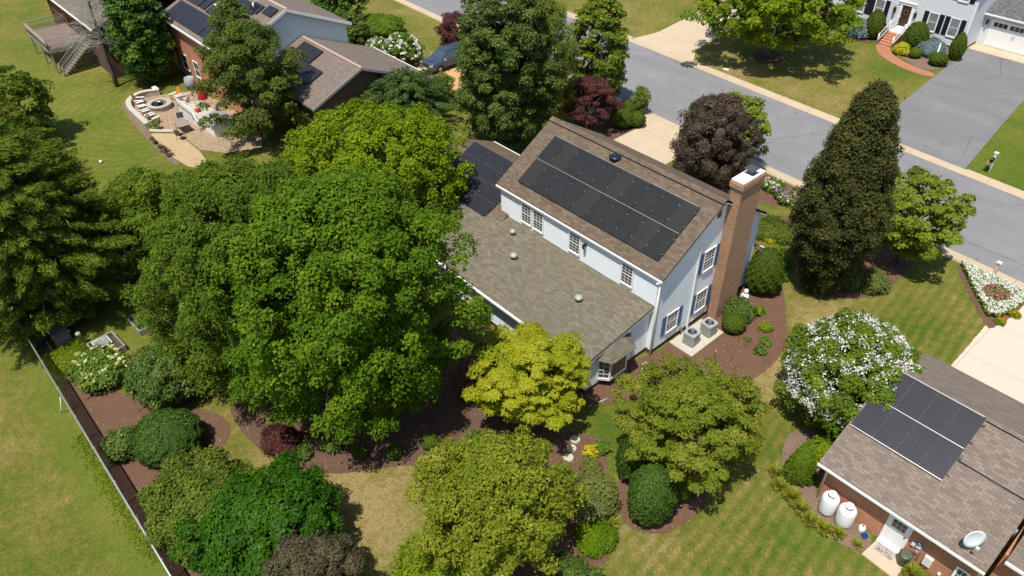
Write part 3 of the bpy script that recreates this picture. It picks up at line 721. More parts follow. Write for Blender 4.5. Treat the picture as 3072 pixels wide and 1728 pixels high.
for s in (-1, 1): mb.box(xl-rk, xr+rk, 4.5+s*.27-.03, 4.5+s*.27+.03, zroof(4.77)-.02, zroof(4.77)+.03)
mb.build('ridge_vent', M['black'], roof)
# fascia, rake boards, gutters
mb = MB()
for xx in (xl-rk, xr+rk-.03):
    for y0 in (-ov, yb+ov):
        a, b = V3(xx, y0, zroof(y0)-.02), V3(xx, 4.5, zr-.02); mb = MB()
        mb.prism([(0, 0), (.03, 0), (.03, -.17), (0, -.17)], (a, V3(1, 0, 0), V3(0, 0, 1), (b-a)), 0, 1); mb.build('rake_board', M['white'], H)
mb = MB(); mb.box(xl-rk, xr+rk, -ov-.08, -ov-.01, zroof(-ov)-.16, zroof(-ov)-.06); mb.build('gutter', M['white'], H); mb = MB(); mb.box(xl-rk, xr+rk, yb+ov+.01, yb+ov+.11, zroof(-ov)-.22, zroof(-ov)-.12)
mb.build('gutter', M['wood'], H)
mb = MB(); mb.box(xl-rk+.04, xr+rk-.04, -ov+.01, .0, zroof(-ov)-.20, zroof(-ov)-.165); mb.build('soffit', M['white'], H)
# downspouts
mb = MB(); mb.tube([(.09, -.09, ze-.4), (.09, -.10, 3.2), (.09, -.12, .1)], .05, 6); mb.tube([(.10, -.4, zroof(-ov)-.15), (.1, -.2, ze-.25), (.09, -.1, ze-.4)], .05, 6)
mb.build('downspout', M['white'], H)
mb = MB(); mb.box(.03, .115, 3.14, 3.24, .1, 5.85); mb.build('downspout', M['white'], H)

def window(parent, F, u0, u1, v0, v1, cols=3, rows=4, fw=.07, glassm='glass', sash=True, off=.038):
    F = (F[0]+F[3]*off, *F[1:]); mb = MB()
    mb.fbox(F, u0-fw, u0, v0-fw, v1+fw, .0, .055); mb.fbox(F, u1, u1+fw, v0-fw, v1+fw, 0, .055)
    mb.fbox(F, u0, u1, v1, v1+fw, 0, .057); mb.fbox(F, u0-.02, u1+.02, v0-fw-.04, v0, 0, .075)
    f = mb.build('window', M['white'], parent)
    g = MB(); g.fbox(F, u0, u1, v0, v1, .004, .024); po = g.build('pane', M[glassm], f)
    po.location = (0, 0, 0)
    m = MB(); b = .016
    if sash:
        vm = (v0+v1)/2; m.fbox(F, u0+.03, u1-.03, vm-.022, vm+.022, .024, .040)
    m.fbox(F, u0, u0+.03, v0, v1, .024, .038); m.fbox(F, u1-.03, u1, v0, v1, .024, .038); m.fbox(F, u0+.03, u1-.03, v0, v0+.03, .024, .038); m.fbox(F, u0+.03, u1-.03, v1-.03, v1, .024, .038)
    for i in range(1, cols): u = u0+(u1-u0)*i/cols; m.fbox(F, u-b/2, u+b/2, v0+.03, v1-.03, .024, .0335)
    for j in range(1, rows):
        if sash and j*2 == rows: continue
        v = v0+(v1-v0)*j/rows; m.fbox(F, u0+.03, u1-.03, v-b/2, v+b/2, .024, .0325)
    mo = m.build('muntin', M['white'], f); mo.location = (0, 0, 0)
    return f
def shutter(parent, F, u0, u1, v0, v1, mat):
    mb = MB(); mb.fbox(F, u0, u1, v0, v1, .03, .05)
    for a, b in ((u0, u0+.05), (u1-.05, u1)): mb.fbox(F, a, b, v0, v1, .05, .068)
    vm = (v0+v1)/2
    for a, b in ((v0, v0+.06), (vm-.03, vm+.03), (v1-.06, v1)): mb.fbox(F, u0+.05, u1-.05, a, b, .05, .068)
    n = int((v1-v0)/.06)
    for i in range(n):
        v = v0+.06+(v1-v0-.12)*(i+.5)/n; mb.fbox(F, u0+.05, u1-.05, v-.008, v+.012, .05, .060)
    return mb.build('shutter', mat, parent)
for u0, u1 in ((-10.52, -9.72), (-9.50, -8.70), (-6.49, -5.69), (-2.53, -1.75)): window(H, FY, u0, u1, 3.86, 5.10, 3, 6)
window(H, FX, 3.78, 4.66, 3.90, 5.22, 3, 6); window(H, FX, 3.70, 4.62, 1.0, 2.34, 3, 6); window(H, FX, 1.12, 2.02, 1.0, 2.26, 3, 6)
for a, b, c, d in ((3.36, 3.68, 3.82, 5.26), (4.76, 5.06, 3.82, 5.26), (3.30, 3.61, .92, 2.38), (4.72, 5.03, .92, 2.38), (.70, 1.03, .92, 2.30), (2.11, 2.44, .92, 2.30)): shutter(H, FX, a, b, c, d, M['blue'])
mb = MB(); mb.fbox(FX, 4.30, 4.62, 7.18, 7.80, .02, .05)
for i in range(8): mb.fbox(FX, 4.33, 4.59, 7.22+i*.07, 7.25+i*.07, .05, .065)
mb.build('attic_vent', M['dkgrey'], H)
def lantern(parent, F, u, v, s=1.0, name='wall_lantern'):
    mb = MB(); mb.fbox(F, u-.05*s, u+.05*s, v-.1*s, v+.08*s, .03, .06); O, U, Vv, N = F; P = lambda a, b, c: O+U*a+Vv*b+N*c
    mb.tube([P(u, v+.05*s, .05), P(u, v+.22*s, .16), P(u, v+.12*s, .24)], .014*s, 6)
    c = P(u, v, .24); mb.lathe([(.02*s, .16*s), (.10*s, .08*s), (.085*s, .06*s), (.07*s, -.14*s), (.03*s, -.18*s), (.0, -.18*s)], tuple(c), 8)
    return mb.build(name, M['black'], parent)
lantern(H, FY, -5.22, 4.80, 1.1)
# round dark roof fan
c = V3(-6.98, 3.97, zroof(3.97)); mb = MB()
mb.lathe([(.30, -.16), (.30, .03), (.36, .05), (.38, .09), (.33, .15), (.22, .19), (0.0, .205)], tuple(c), 28); mb.build('roof_fan', M['carblack'], roof)
# solar array: ten columns, two rows
def array(parent, F, x0, cols, rows, pw, ph, gap, mat, v0, n0=.10, rail='white', clamps=True, skip=(), alt=None, midrail=.05):
    mb = MB(); Wt = cols*(pw+gap)-gap; Ht = rows*ph+(rows-1)*midrail
    for r in range(rows):
        for q in (.22, .78):
            vv = v0+r*(ph+midrail)+ph*q; mb.fbox(F, x0-.06, x0+Wt+.06, vv-.02, vv+.02, n0-.055, n0-.005, 1)
    for r in range(rows-1):
        vv = v0+(r+1)*ph+r*midrail+midrail/2; mb.fbox(F, x0+.02, x0+Wt-.02, vv-.012, vv+.012, n0-.01, n0+.022)
    if rail == 'white': mb.fbox(F, x0+.1, x0+Wt-.1, v0+Ht+.01, v0+Ht+.03, n0-.06, n0+.01)
    if clamps:
        for r in range(rows):
            for c_ in range(1, cols+1):
                for q in (.22, .78):
                    u = x0+c_*(pw+gap)-gap/2; vv = v0+r*(ph+midrail)+ph*q; mb.fbox(F, u-.016, u+.016, vv-.022, vv+.022, n0-.02, n0+.046)
    a = mb.build('solar_array', [M['galv'], M['black']], parent)
    for r in range(rows):
        for c_ in range(cols):
            if (c_, r) in skip: continue
            p = MB(); u = x0+c_*(pw+gap); vv = v0+r*(ph+midrail)
            p.fbox(F, u, u+pw, vv, vv+ph, n0, n0+.035)
            mm = M[mat] if not alt or (c_*7+r*5) % 4 else M[alt]
            o = p.build('solar_panel', [mm], a); o.location = (0, 0, 0)
    return a
FS = slope(-ov, zroof(-ov), sl_)
array(H, FS, -11.40, 10, 2, 1.062, 1.765, .018, 'pv', (.52+ov)*math.sqrt(1+sl_**2), alt='pv_brown', midrail=.055)
mb = MB(); mb.fbox(FS, -11.40, -.62, (.50+ov)*1.171-.02, (.52+ov)*1.171-.003, .0, .12); mb.build('array_skirt', M['black'], H)
# chimney
mb = MB(); mb.box(.026, .68, 5.10, 6.98, -.1, 8.72)
for k, (e, z0, z1) in enumerate(((.03, 8.72, 8.80), (.06, 8.80, 8.88), (.10, 8.88, 9.16), (.07, 9.16, 9.24))): mb.box(.026-e*.9, .68+e, 5.10-e, 6.98+e, z0, z1)
ch = mb.build('chimney', M['brick_chim'], H)
mb = MB(); mb.box(-.03, .72, 5.06, 7.02, 9.24, 9.30); o = mb.build('chimney_crown', M['white'], ch); o.location = (0, 0, 0)
mb = MB(); mb.box(.17, .53, 6.02, 6.42, 9.30, 9.36); mb.box(.20, .50, 6.05, 6.39, 9.36, 9.52)
mb.box(.05, .65, 5.92, 6.52, 9.60, 9.635)
for a in (.22, .48):
    for b in (6.08, 6.36): mb.box(a-.01, a+.01, b-.01, b+.01, 9.52, 9.60)
o = mb.build('flue_cap', M['dkgrey'], ch); o.location = (0, 0, 0)
# hose on chimney side
mb = MB(); mb.tube([(.09, 4.98, 2.2), (.12, 4.97, 1.5), (.1, 4.98, .9), (.12, 4.96, .3)], .035, 6); mb.build('garden_hose', M['greenp'], H)
# front porch corner roof, seen beyond the chimney
mb = MB(); mb.slab([V3(-1.6, 9.9, 2.62), V3(1.0, 9.9, 2.62), V3(1.0, 9.02, 3.0), V3(-1.6, 9.02, 3.0)], .1)
mb.slab([V3(-12.4, 10.4, 2.5), V3(-1.6, 10.4, 2.5), V3(-1.6, 9.02, 3.05), V3(-12.4, 9.02, 3.05)], .1); mb.build('porch_roof', M['roof_brown'], H)
mb = MB(); mb.box(-.05, .95, 9.9, 9.98, 2.45, 2.62); mb.box(.94, 1.02, 9.03, 9.98, 2.45, 2.62)
mb.tube([(.9, 9.85, 0), (.9, 9.85, 2.5)], .08, 8); mb.build('porch_post', M['white'], H)
mb = MB(); mb.tube([(.08, 2.55, .5), (.16, 2.55, .55), (.17, 2.5, .1)], .03, 6); mb.fbox(FX, 2.45, 2.62, .45, .62, .03, .1); mb.build('utility_pipe', M['grey'], H)

# ---- rear addition with the long low roof
az0, asl, ay = 3.48, .16, -5.35
adx = -.35   # its gable wall plane
def za(y): return az0+asl*y
mb = MB(); mb.box(-17.2, adx, ay+.45, 0-.002, .35, 2.45); FA = wallX(adx)
mb.face([V3(adx, ay+.45, 2.45), V3(adx, -.01, 2.45), V3(adx, -.01, za(0)-.1), V3(adx, ay+.45, za(ay+.45)-.1)])
lap_siding(mb, FA, .35, za(ay+.45)-.12, lambda z: ay+.45, lambda z: -.01)
lap_siding(mb, FA, za(ay+.45)-.12, za(0)-.15, lambda z: min(-.02, (z+.12-az0)/asl), lambda z: -.01)
lap_siding(mb, wallY(ay+.45), .35, 2.5, lambda z: -17.2, lambda z: adx)
mb.build('wall', M['siding'], H)
mb = MB(); mb.box(-17.1, adx-.02, ay+.5, -.01, -.05, .35); mb.build('foundation', M['brick_dark'], H)
mb = MB(); mb.slab([V3(-17.6, ay, za(ay)), V3(-.12, ay, za(ay)), V3(-.12, 0.0, za(0)), V3(-17.6, 0, za(0))], .12)
ar = mb.build('roof', M['roof_grey'], H)
mb = MB(); mb.box(-17.6, -.12, ay-.12, ay-.005, za(ay)-.14, za(ay)-.025); mb.build('gutter', M['white'], H)
mb = MB(); mb.prism([(0, -.13), (.025, -.13), (.025, -.30), (0, -.30)], (V3(-.16, ay, za(ay)), V3(1, 0, 0), V3(0, 0, 1), V3(0, -ay, za(0)-za(ay))), 0, 1); mb.build('rake_board', M['white'], H)
for x, y in ((-10.32, -.98), (-8.72, -2.35), (-3.47, -2.33)):
    s = .8 if x < -10 else 1.0
    mb = MB(); mb.lathe([(.17*s, -.05), (.13*s, .10), (.13*s, .16), (.22*s, .17), (.24*s, .22), (.22*s, .29), (.14*s, .36), (0, .385)], (x, y, za(y)), 20)
    v = mb.build('roof_vent', M['ventdome'], ar); v.location = (0, 0, 0)
    mb = MB(); mb.lathe([(.17*s, -.05), (.142*s, .11), (.142*s, .158), (.0, .16)], (x, y, za(y)), 16); b2 = mb.build('vent_base', M['dkgrey'], ar); b2.location = (0, 0, 0)
    mb = MB(); mb.fbox(slope(y, za(y), asl), x-.28*s, x+.28*s, -.28*s, .28*s, .0, .012); b3 = mb.build('vent_flashing', M['roof_grey'], ar); b3.location = (0, 0, 0)
# bay window
bx = adx
mb = MB(); O = V3(bx, 0, 0)
by0, by1, d = -3.95, -1.95, .52
base = [(bx, by0-.05), (bx, by1+.05), (bx+d, by1-.38), (bx+d, by0+.38)]
zb0, zb1 = .72, 2.12
def ring(p, z): return [V3(a, b, z) for a, b in p]
def grow(p, e): return [(a+(e if a > bx+.1 else 0), b+(e*(-1 if b < -2.9 else 1))) for a, b in p]
for z0, z1, e in ((zb0-.16, zb0, .04), (zb1, zb1+.10, .03)):
    lo, hi = ring(grow(base, e), z0), ring(grow(base, e), z1)
    mb.face(hi); mb.face(lo[::-1])
    for i in range(4): mb.face([lo[i], hi[i], hi[(i+1) % 4], lo[(i+1) % 4]])
for (a, b) in (base[2], base[3]): mb.box(a-.05, a+.035, b-.05, b+.05, zb0, zb1)
for b in (by0-.03, by1+.03): mb.box(bx+.0, bx+.06, b-.05, b+.05, zb0, zb1)
lo, hi = ring(grow(base, .0), zb0-.16), ring([(bx, by0+.15), (bx, by1-.15), (bx+.08, by1-.3), (bx+.08, by0+.3)], zb0-.42)
for i in range(4): mb.face([lo[i], lo[(i+1) % 4], hi[(i+1) % 4], hi[i]])
bay = mb.build('bay_window', M['white'], H)
mb = MB()
for i, j in ((3, 2), (0, 3), (2, 1)):
    p, q = base[i], base[j]; mb.face([V3(p[0], p[1], zb0), V3(q[0], q[1], zb0), V3(q[0], q[1], zb1), V3(p[0], p[1], zb1)])
o = mb.build('pane', M['glass'], bay); o.location = (0, 0, 0)
mb = MB()
for i, j in ((0, 3), (2, 1)):
    p, q = V3(*base[i], 0), V3(*base[j], 0); dd = (q-p); nn = V3(dd.y, -dd.x, 0).normalized(); nn = nn if nn.x > 0 else -nn
    Fq = (p, dd.normalized(), V3(0, 0, 1), nn); Lq = dd.length
    mb.fbox(Fq, Lq/2-.012, Lq/2+.012, zb0, zb1, .005, .02)
    for k in range(1, 5): mb.fbox(Fq, .05, Lq-.05, zb0+(zb1-zb0)*k/5-.01, zb0+(zb1-zb0)*k/5+.01, .005, .018)
    o = mb.build('muntin', M['white'], bay); o.location = (0, 0, 0); mb = MB()
mb = MB(); e = .36; top = [(bx, by0-.2, 2.78), (bx, by1+.22, 2.78)]; lo = [(bx, by0-.42, 2.24), (bx+d+e, by0+.08, 2.2), (bx+d+e, by1-.08, 2.2), (bx, by1+.42, 2.24)]
A = [V3(*p) for p in lo]; T0, T1 = V3(bx+.03, by0+.45, 2.80), V3(bx+.03, by1-.45, 2.80)
mb.face([A[0], A[1], T0]); mb.face([A[1], A[2], T1, T0]); mb.face([A[2], A[3], T1]); mb.face([A[3], A[2], A[1], A[0]])
o = mb.build('bay_roof', M['roof_grey'], bay); o.location = (0, 0, 0)
mb = MB()
for p, q in ((A[0]+V3(.03, -.03, .05), T0+V3(0, 0, .06)), (T0+V3(0, 0, .06), T1+V3(0, 0, .06)), (T1+V3(0, 0, .06), A[3]+V3(.03, .03, .05))): mb.tube([p, q], .045, 4)
o = mb.build('bay_flashing', M['dkgrey'], bay); o.location = (0, 0, 0)
mb = MB(); mb.fbox(FA, -1.38, -1.22, 1.05, 1.3, .03, .12); mb.tube([(adx+.08, -1.3, 1.05), (adx+.09, -1.32, .3)], .02, 6); mb.build('meter_box', M['grey'], H)
mb = MB(); mb.fbox(FA, -4.75, -4.6, .8, .95, .03, .12); mb.build('vent_hood', M['white'], H)

# ---- garage wing on the left
gy, gz, gs = 2.4, 4.72, .44
def zg(y): return gz-abs(y-gy)*gs
mb = MB(); mb.box(-19.6, xl-.01, -.9, 5.7, 0, 3.0); FG = wallY(-.9)
mb.face([V3(-19.6, -.9, 3.0), V3(-19.6, 5.7, 3.0), V3(-19.6, gy, gz-.15)][::-1]); mb.build('wall', M['siding'], H)
mb = MB()
for y0, x1 in ((-1.25, -11.75), (6.1, xl-.02)):
    q = [V3(-20.3, y0, zg(y0)), V3(x1 if y0 < 0 else x1, y0, zg(y0)), V3(x1 if y0 < 0 else x1, 0 if y0 < 0 else gy, zg(0) if y0 < 0 else gz), V3(xl+.02, 0, zg(0)), V3(xl+.02, gy, gz), V3(-20.3, gy, gz)]
    if y0 > 0: q = [V3(-20.3, gy, gz), V3(xl+.02, gy, gz), V3(xl+.02, y0, zg(y0)), V3(-20.3, y0, zg(y0))]
    else: q = [V3(-20.3, y0, zg(y0)), V3(-11.75, y0, zg(y0)), V3(-11.75, -.03, zg(-.03)), V3(xl-.01, -.03, zg(-.03)), V3(xl-.01, gy, gz), V3(-20.3, gy, gz)]
    mb.slab(q, .12)
gr = mb.build('garage_roof', M['roof_brown'], H)
mb = MB(); mb.box(-20.3, xl, gy-.16, gy-.12, zg(gy+.14)+.0, zg(gy+.14)+.055); mb.build('ridge_vent', M['black'], H)
mb = MB(); mb.box(-20.3, -11.75, -1.32, -1.255, zg(-1.25)-.15, zg(-1.25)-.01); mb.build('gutter', M['white'], H)
mb = MB(); mb.box(-11.75, -11.72, -1.25, -.03, 2.98, 3.16); mb.build('end_board', M['white'], H)
mb = MB(); mb.box(-20.3, -16.0, 6.1, 6.2, zg(6.1)-.13, zg(6.1)-.02); mb.build('gutter', M['white'], H)
FGs = slope(-1.25, zg(-1.25), gs)
array(H, FGs, -18.35, 3, 4, 1.78, 1.04, .03, 'pv_far', .30, midrail=.012, rail='none')

# ================================================================== BRICK HOUSE, lower right
B = thing('brick_house', (15, 3, 0), 'red brick single storey house with tan shingle roof, striped solar panels and white satellite dish', 'house')
bx0, bx1, byw, brY, brZ, bs = 11.25, 18.0, -1.5, 3.2, 5.07, .5
def zb(y): return brZ-abs(y-brY)*bs
mb = MB(); mb.box(bx0, bx1, byw, 7.9, -.05, 2.55)
mb.face([V3(bx0, 7.9, 2.55), V3(bx0, byw, 2.55), V3(bx0, brY, brZ-.12)]); mb.build('wall', M['brick_red'], B)
mb = MB()
for y0, s in ((-1.95, 1), (8.32, -1)):
    q = [V3(10.98, y0, zb(y0)), V3(18.18 if s > 0 else 26, y0, zb(y0)), V3(18.18 if s > 0 else 26, brY, brZ), V3(10.98, brY, brZ)]
    mb.slab(q if s > 0 else q[::-1], .13)
br = mb.build('roof', M['roof_tan'], B)
mb = MB(); mb.box(10.98, 18.18, -2.03, -1.955, zb(-1.95)-.12, zb(-1.95)-.02); mb.build('gutter', M['white'], B)
mb = MB(); mb.tube([(11.35, -1.98, 2.40), (11.36, -1.62, 2.15), (11.36, -1.6, .1)], .05, 6); mb.build('downspout', M['white'], B)
FB = slope(-1.95, zb(-1.95), bs)
a = array(B, FB, 11.10, 4, 2, 1.005, 1.66, .022, 'pv_blue', (0.07+1.95)*1.118, rail='white', clamps=False, midrail=.05)
mb = MB(); mb.fbox(FB, 11.1, 15.2, 2.225, 2.25, .05, .145); mb.build('array_trim', M['galv'], B)
for v in (2.6, 3.5, 4.35, 5.3): mb = MB(); mb.fbox(FB, 15.21, 15.32, v-.03, v+.03, .04, .10); mb.build('rail_end', M['black'], B)
mb = MB(); mb.tube([tuple(FB[0]+FB[1]*u+FB[2]*v+FB[3]*.05) for u, v in ((15.2, 3.38), (18.1, 3.38))], .022, 6); mb.tube([tuple(FB[0]+FB[1]*u+FB[2]*v+FB[3]*.05) for u, v in ((15.2, 5.55), (18.1, 5.55))], .022, 6)
mb.build('conduit', M['black'], B)
# the higher wing beyond the valley
mb = MB(); mb.box(18.35, 26, -.35, 6, -.05, 2.3); mb.build('wing_wall', M['brick_red'], B)
mb = MB()
q = [V3(18.5, -.75, 2.42), V3(26, -.75, 2.42), V3(26, 3.2, 4.4+.02), V3(18.5, 3.2, 4.42)]; mb.slab(q, .13); wr = mb.build('wing_roof', M['roof_tan'], B)
mb = MB(); mb.box(18.5, 26, -.85, -.755, 2.30, 2.42); mb.build('gutter', M['white'], B)
mb = MB(); mb.lathe([(.05, -.1), (.05, .35)], (18.22, .5, 2.6), 10); mb.build('vent_pipe', M['galv'], B)
FBW = wallY(byw)
# door with a shaded upper half and six lights
mb = MB(); mb.fbox(FBW, 14.30, 14.38, .09, 2.2, 0, .05); mb.fbox(FBW, 15.26, 15.34, .09, 2.2, 0, .05); mb.fbox(FBW, 14.38, 15.26, 2.14, 2.2, 0, .05); mb.fbox(FBW, 14.38, 15.26, .09, 2.14, .0, .03)
mb.fbox(FBW, 14.30, 15.34, .07, .10, .0, .22)
for a0, a1 in ((14.5, 14.78), (14.88, 15.14)): mb.fbox(FBW, a0, a1, .3, 1.05, .03, .042)
d = mb.build('door', M['white'], B)
mb = MB()
for i in range(3):
    for j in range(2): mb.fbox(FBW, 14.53+i*.20, 14.71+i*.20, 1.24+j*.25, 1.46+j*.25, .031, .045)
o = mb.build('door_light', M['glass'], d); o.location = (0, 0, 0)
mb = MB(); mb.lathe([(.0, 0), (.035, .0), (.035, .03), (.0, .04)], (15.19, -1.56, 1.02), 10); o = mb.build('door_knob', M['black'], d); o.location = (0, 0, 0)
def wbox(name, F, u0, u1, v0, v1, d, mat, parent):
    m = MB(); m.fbox(F, u0, u1, v0, v1, .0, d); return m.build(name, mat, parent, bevel=.01)
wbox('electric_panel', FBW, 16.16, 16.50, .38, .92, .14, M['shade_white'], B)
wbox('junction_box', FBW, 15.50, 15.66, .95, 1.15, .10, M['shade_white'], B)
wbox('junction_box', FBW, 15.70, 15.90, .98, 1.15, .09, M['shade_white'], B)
wbox('junction_box', FBW, 15.74, 15.90, .62, .80, .08, M['grey'], B)
wbox('junction_box', FBW, 16.84, 16.96, .25, .40, .06, M['white'], B)
mb = MB(); mb.fbox(FBW, 15.70, 15.86, 1.20, 1.52, 0, .06); mb.build('electric_meter', M['grey'], B)
m = MB(); m.lathe([(0, -.0), (.07, .0), (.07, .10), (.0, .13)], (0, 0, 0), 14); mo = m.build('meter_dial', M['chrome'], B); mo.rotation_euler = (R(90), 0, 0); mo.location = Vector((15.78, -1.56, 1.36))-B.location
mb = MB(); mb.tube([(15.95, -1.53, 1.5), (15.95, -1.53, .2)], .018, 6); mb.tube([(16.3, -1.54, .4), (16.3, -1.54, .02)], .03, 6); mb.build('conduit', M['grey'], B)
window(B, FBW, 17.35, 17.75, .2, 1.4, 2, 3)
# satellite dish on the rear eave
mb = MB(); N_ = Vector((.72, -.62, .24)).normalized(); c = V3(17.28, -1.50, 3.28)
q = N_.to_track_quat('Z', 'Y'); pr = [(0.0, -.075), (.14, -.065), (.28, -.035), (.40, .01), (.405, .018), (.28, -.02), (.14, -.05), (.0, -.06)]
for (r0, z0), (r1, z1) in zip(pr, pr[1:]):
    for k in range(32):
        a0, a1 = k*math.pi/16, (k+1)*math.pi/16
        f = lambda r, z, a: c+q @ Vector((r*math.cos(a)*1.12, r*math.sin(a)*1.12, z*1.2))
        mb.face([f(r0, z0, a0), f(r0, z0, a1), f(r1, z1, a1), f(r1, z1, a0)], 0, True)
dish = mb.build('satellite_dish', plain('pale_grey_dish', (.58, .62, .64), .5), B)
mb = MB(); p = c-N_*.08; mb.tube([p, p+V3(.0, .08, -.25), (17.22, -1.32, zb(-1.3)-.02)], .028, 8); mb.fbox(slope(-1.35, zb(-1.35), bs), 17.1, 17.34, -.1, .1, 0, .02)
o = mb.build('dish_mount', M['galv'], dish); o.location = (0, 0, 0)
mb = MB(); e = c+q @ Vector((.05, -.42, .0)); tip = c+N_*.34+V3(0, -.16, -.02); mb.tube([e, tip], .014, 6); mb.box(tip.x-.06, tip.x+.06, tip.y-.05, tip.y+.05, tip.z-.04, tip.z+.05)
o = mb.build('dish_arm', M['shade_white'], dish); o.location = (0, 0, 0)

# ================================================================== WHITE HOUSE ACROSS THE ROAD
Wh = thing('white_house', (-12, 58, 0), 'pale grey sided house across the road with black shutters, brick front steps and attached garage', 'house')
FW = wallY(55.7); wx = -7.15
mb = MB(); mb.box(-22, wx, 55.7, 64, .3, 6.0); lap_siding(mb, FW, .3, 6.0, lambda z: -22, lambda z: wx, .19, .035); lap_siding(mb, wallX(wx), .3, 6.0, lambda z: 55.7, lambda z: 64, .19, .035)
mb.build('wall', M['siding_wh'], Wh)
mb = MB(); mb.box(-21.9, wx-.03, 55.74, 64, -.05, .3); mb.build('foundation', M['brick_red'], Wh)
mb = MB(); mb.fbox(FW, wx-.14, wx+.03, .3, 6.0, 0, .05); mb.build('corner_board', M['white'], Wh)
for y0, y1 in ((55.3, 60), (64.4, 60)):
    mb = MB(); q = [V3(-22.4, y0, 5.95), V3(wx+.3, y0, 5.95), V3(wx+.3, 60, 8.3), V3(-22.4, 60, 8.3)]; mb.slab(q if y0 < 60 else q[::-1], .15); mb.build('roof', M['roof_dark'], Wh)
def win_wh(u0, u1, v0, v1): return window(Wh, FW, u0, u1, v0, v1, 1, 2, .07, 'curtain', off=.04)
for u0, u1 in ((-11.12, -10.24), (-9.00, -8.12), (-16.72, -15.80), (-18.75, -17.85)):
    win_wh(u0, u1, 1.18, 2.86)
    shutter(Wh, FW, u0-.56, u0-.10, 1.12, 2.92, M['navy']); shutter(Wh, FW, u1+.10, u1+.56, 1.12, 2.92, M['navy'])
for u0, u1 in ((-9.00, -8.05), (-14.0, -13.0), (-18.7, -17.8)):
    win_wh(u0, u1, 4.62, 5.6); shutter(Wh, FW, u0-.56, u0-.10, 4.55, 5.7, M['navy']); shutter(Wh, FW, u1+.10, u1+.56, 4.55, 5.7, M['navy'])
mb = MB(); mb.fbox(FW, -14.22, -13.93, .7, 2.95, 0, .09); mb.fbox(FW, -12.98, -12.69, .7, 2.95, 0, .09); mb.fbox(FW, -14.30, -12.60, 2.95, 3.2, 0, .12); mb.fbox(FW, -14.36, -12.54, 3.2, 3.27, 0, .18)
mb.build('door_surround', M['white'], Wh)
mb = MB(); mb.fbox(FW, -13.93, -12.98, .72, 2.95, 0, .05); mb.fbox(FW, -13.8, -13.1, .85, 1.5, .05, .065); d = mb.build('front_door', plain('dark_brown_door', (.06, .025, .02), .4, .4), Wh)
m = MB(); m.tube([(-13.45+.22*math.cos(t), 55.62, 2.25+.22*math.sin(t)) for t in [k*math.pi/6 for k in range(13)]], .045, 6, cap=False); o = m.build('door_wreath', plain('green_wreath', (.05, .11, .05), .9), d); o.location = (0, 0, 0)
lantern(Wh, FW, -14.60, 2.35, 1.8); lantern(Wh, FW, -12.45, 2.3, 1.8)
# brick steps, landing, white railings
mb = MB()
for i in range(5): mb.box(-13.72, -12.42, 51.75+i*.36, 55.7, .0 if i == 0 else i*.16+.001, (i+1)*.16)
mb.build('front_steps', M['brick_red'], Wh)
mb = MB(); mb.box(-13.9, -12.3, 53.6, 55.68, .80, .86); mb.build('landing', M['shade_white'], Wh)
for x in (-13.85, -12.32):
    mb = MB()
    mb.tube([(x, 51.7, .0), (x, 51.7, 1.05)], .07, 4); mb.tube([(x, 53.6, .3), (x, 53.6, 1.85)], .07, 4)
    for h in (.28, .95): mb.tube([(x, 51.7, h), (x, 53.6, h+.82)], .035, 4); mb.tube([(x, 53.6, h+.82), (x, 55.65, h+.82)], .035, 4)
    for k in range(1, 8): mb.tube([(x, 51.7+k*.24, .28+k*.104), (x, 51.7+k*.24, .95+k*.104)], .018, 4)
    for k in range(1, 8): mb.tube([(x, 53.6+k*.25, 1.1), (x, 53.6+k*.25, 1.77)], .018, 4)
    mb.build('railing', M['white'], Wh)
# garage
FGW = wallY(59.0)
mb = MB(); mb.box(wx, .8, 59.0, 66, -.05, 3.15); lap_siding(mb, FGW, .05, 3.15, lambda z: wx+.001, lambda z: .8, .19, .03); mb.build('garage_wall', M['siding_wh'], Wh)
mb = MB(); q = [V3(wx, 58.6, 3.18), V3(1.2, 58.6, 3.18), V3(1.2, 63, 5.4), V3(wx, 63, 5.4)]; mb.slab(q, .14); mb.build('garage_roof', M['roof_dark'], Wh)
mb = MB(); mb.box(wx, 1.2, 58.46, 58.595, 3.02, 3.15); mb.build('gutter', M['white'], Wh)
mb = MB(); mb.fbox(FGW, -6.42, -6.27, .05, 2.64, 0, .06); mb.fbox(FGW, -1.75, -1.6, .05, 2.64, 0, .06); mb.fbox(FGW, -6.27, -1.75, 2.5, 2.64, 0, .06); mb.fbox(FGW, -6.27, -1.75, .05, 2.5, .0, .035)
for k in range(4): mb.fbox(FGW, -6.27+k*1.13+.05, -6.27+(k+1)*1.13-.05, .12, 1.88, .035, .05)
gd = mb.build('garage_door', M['white'], Wh)
for k in range(3):
    mb = MB()
    for i in range(3): mb.fbox(FGW, -6.12+k*1.52+i*.44, -5.74+k*1.52+i*.44, 2.0, 2.42, .036, .052)
    o = mb.build('garage_window', M['glass'], gd); o.location = (0, 0, 0)
mb = MB(); mb.fbox(FGW, -4.13, -4.10, 1.15, 1.5, .05, .08); o = mb.build('door_handle', M['black'], gd); o.location = (0, 0, 0)
mb = MB(); mb.fbox(FGW, -3.98, -3.95, 1.15, 1.5, .05, .08); o = mb.build('door_handle', M['black'], gd); o.location = (0, 0, 0)
lantern(Wh, FGW, -6.72, 2.3, 1.5)

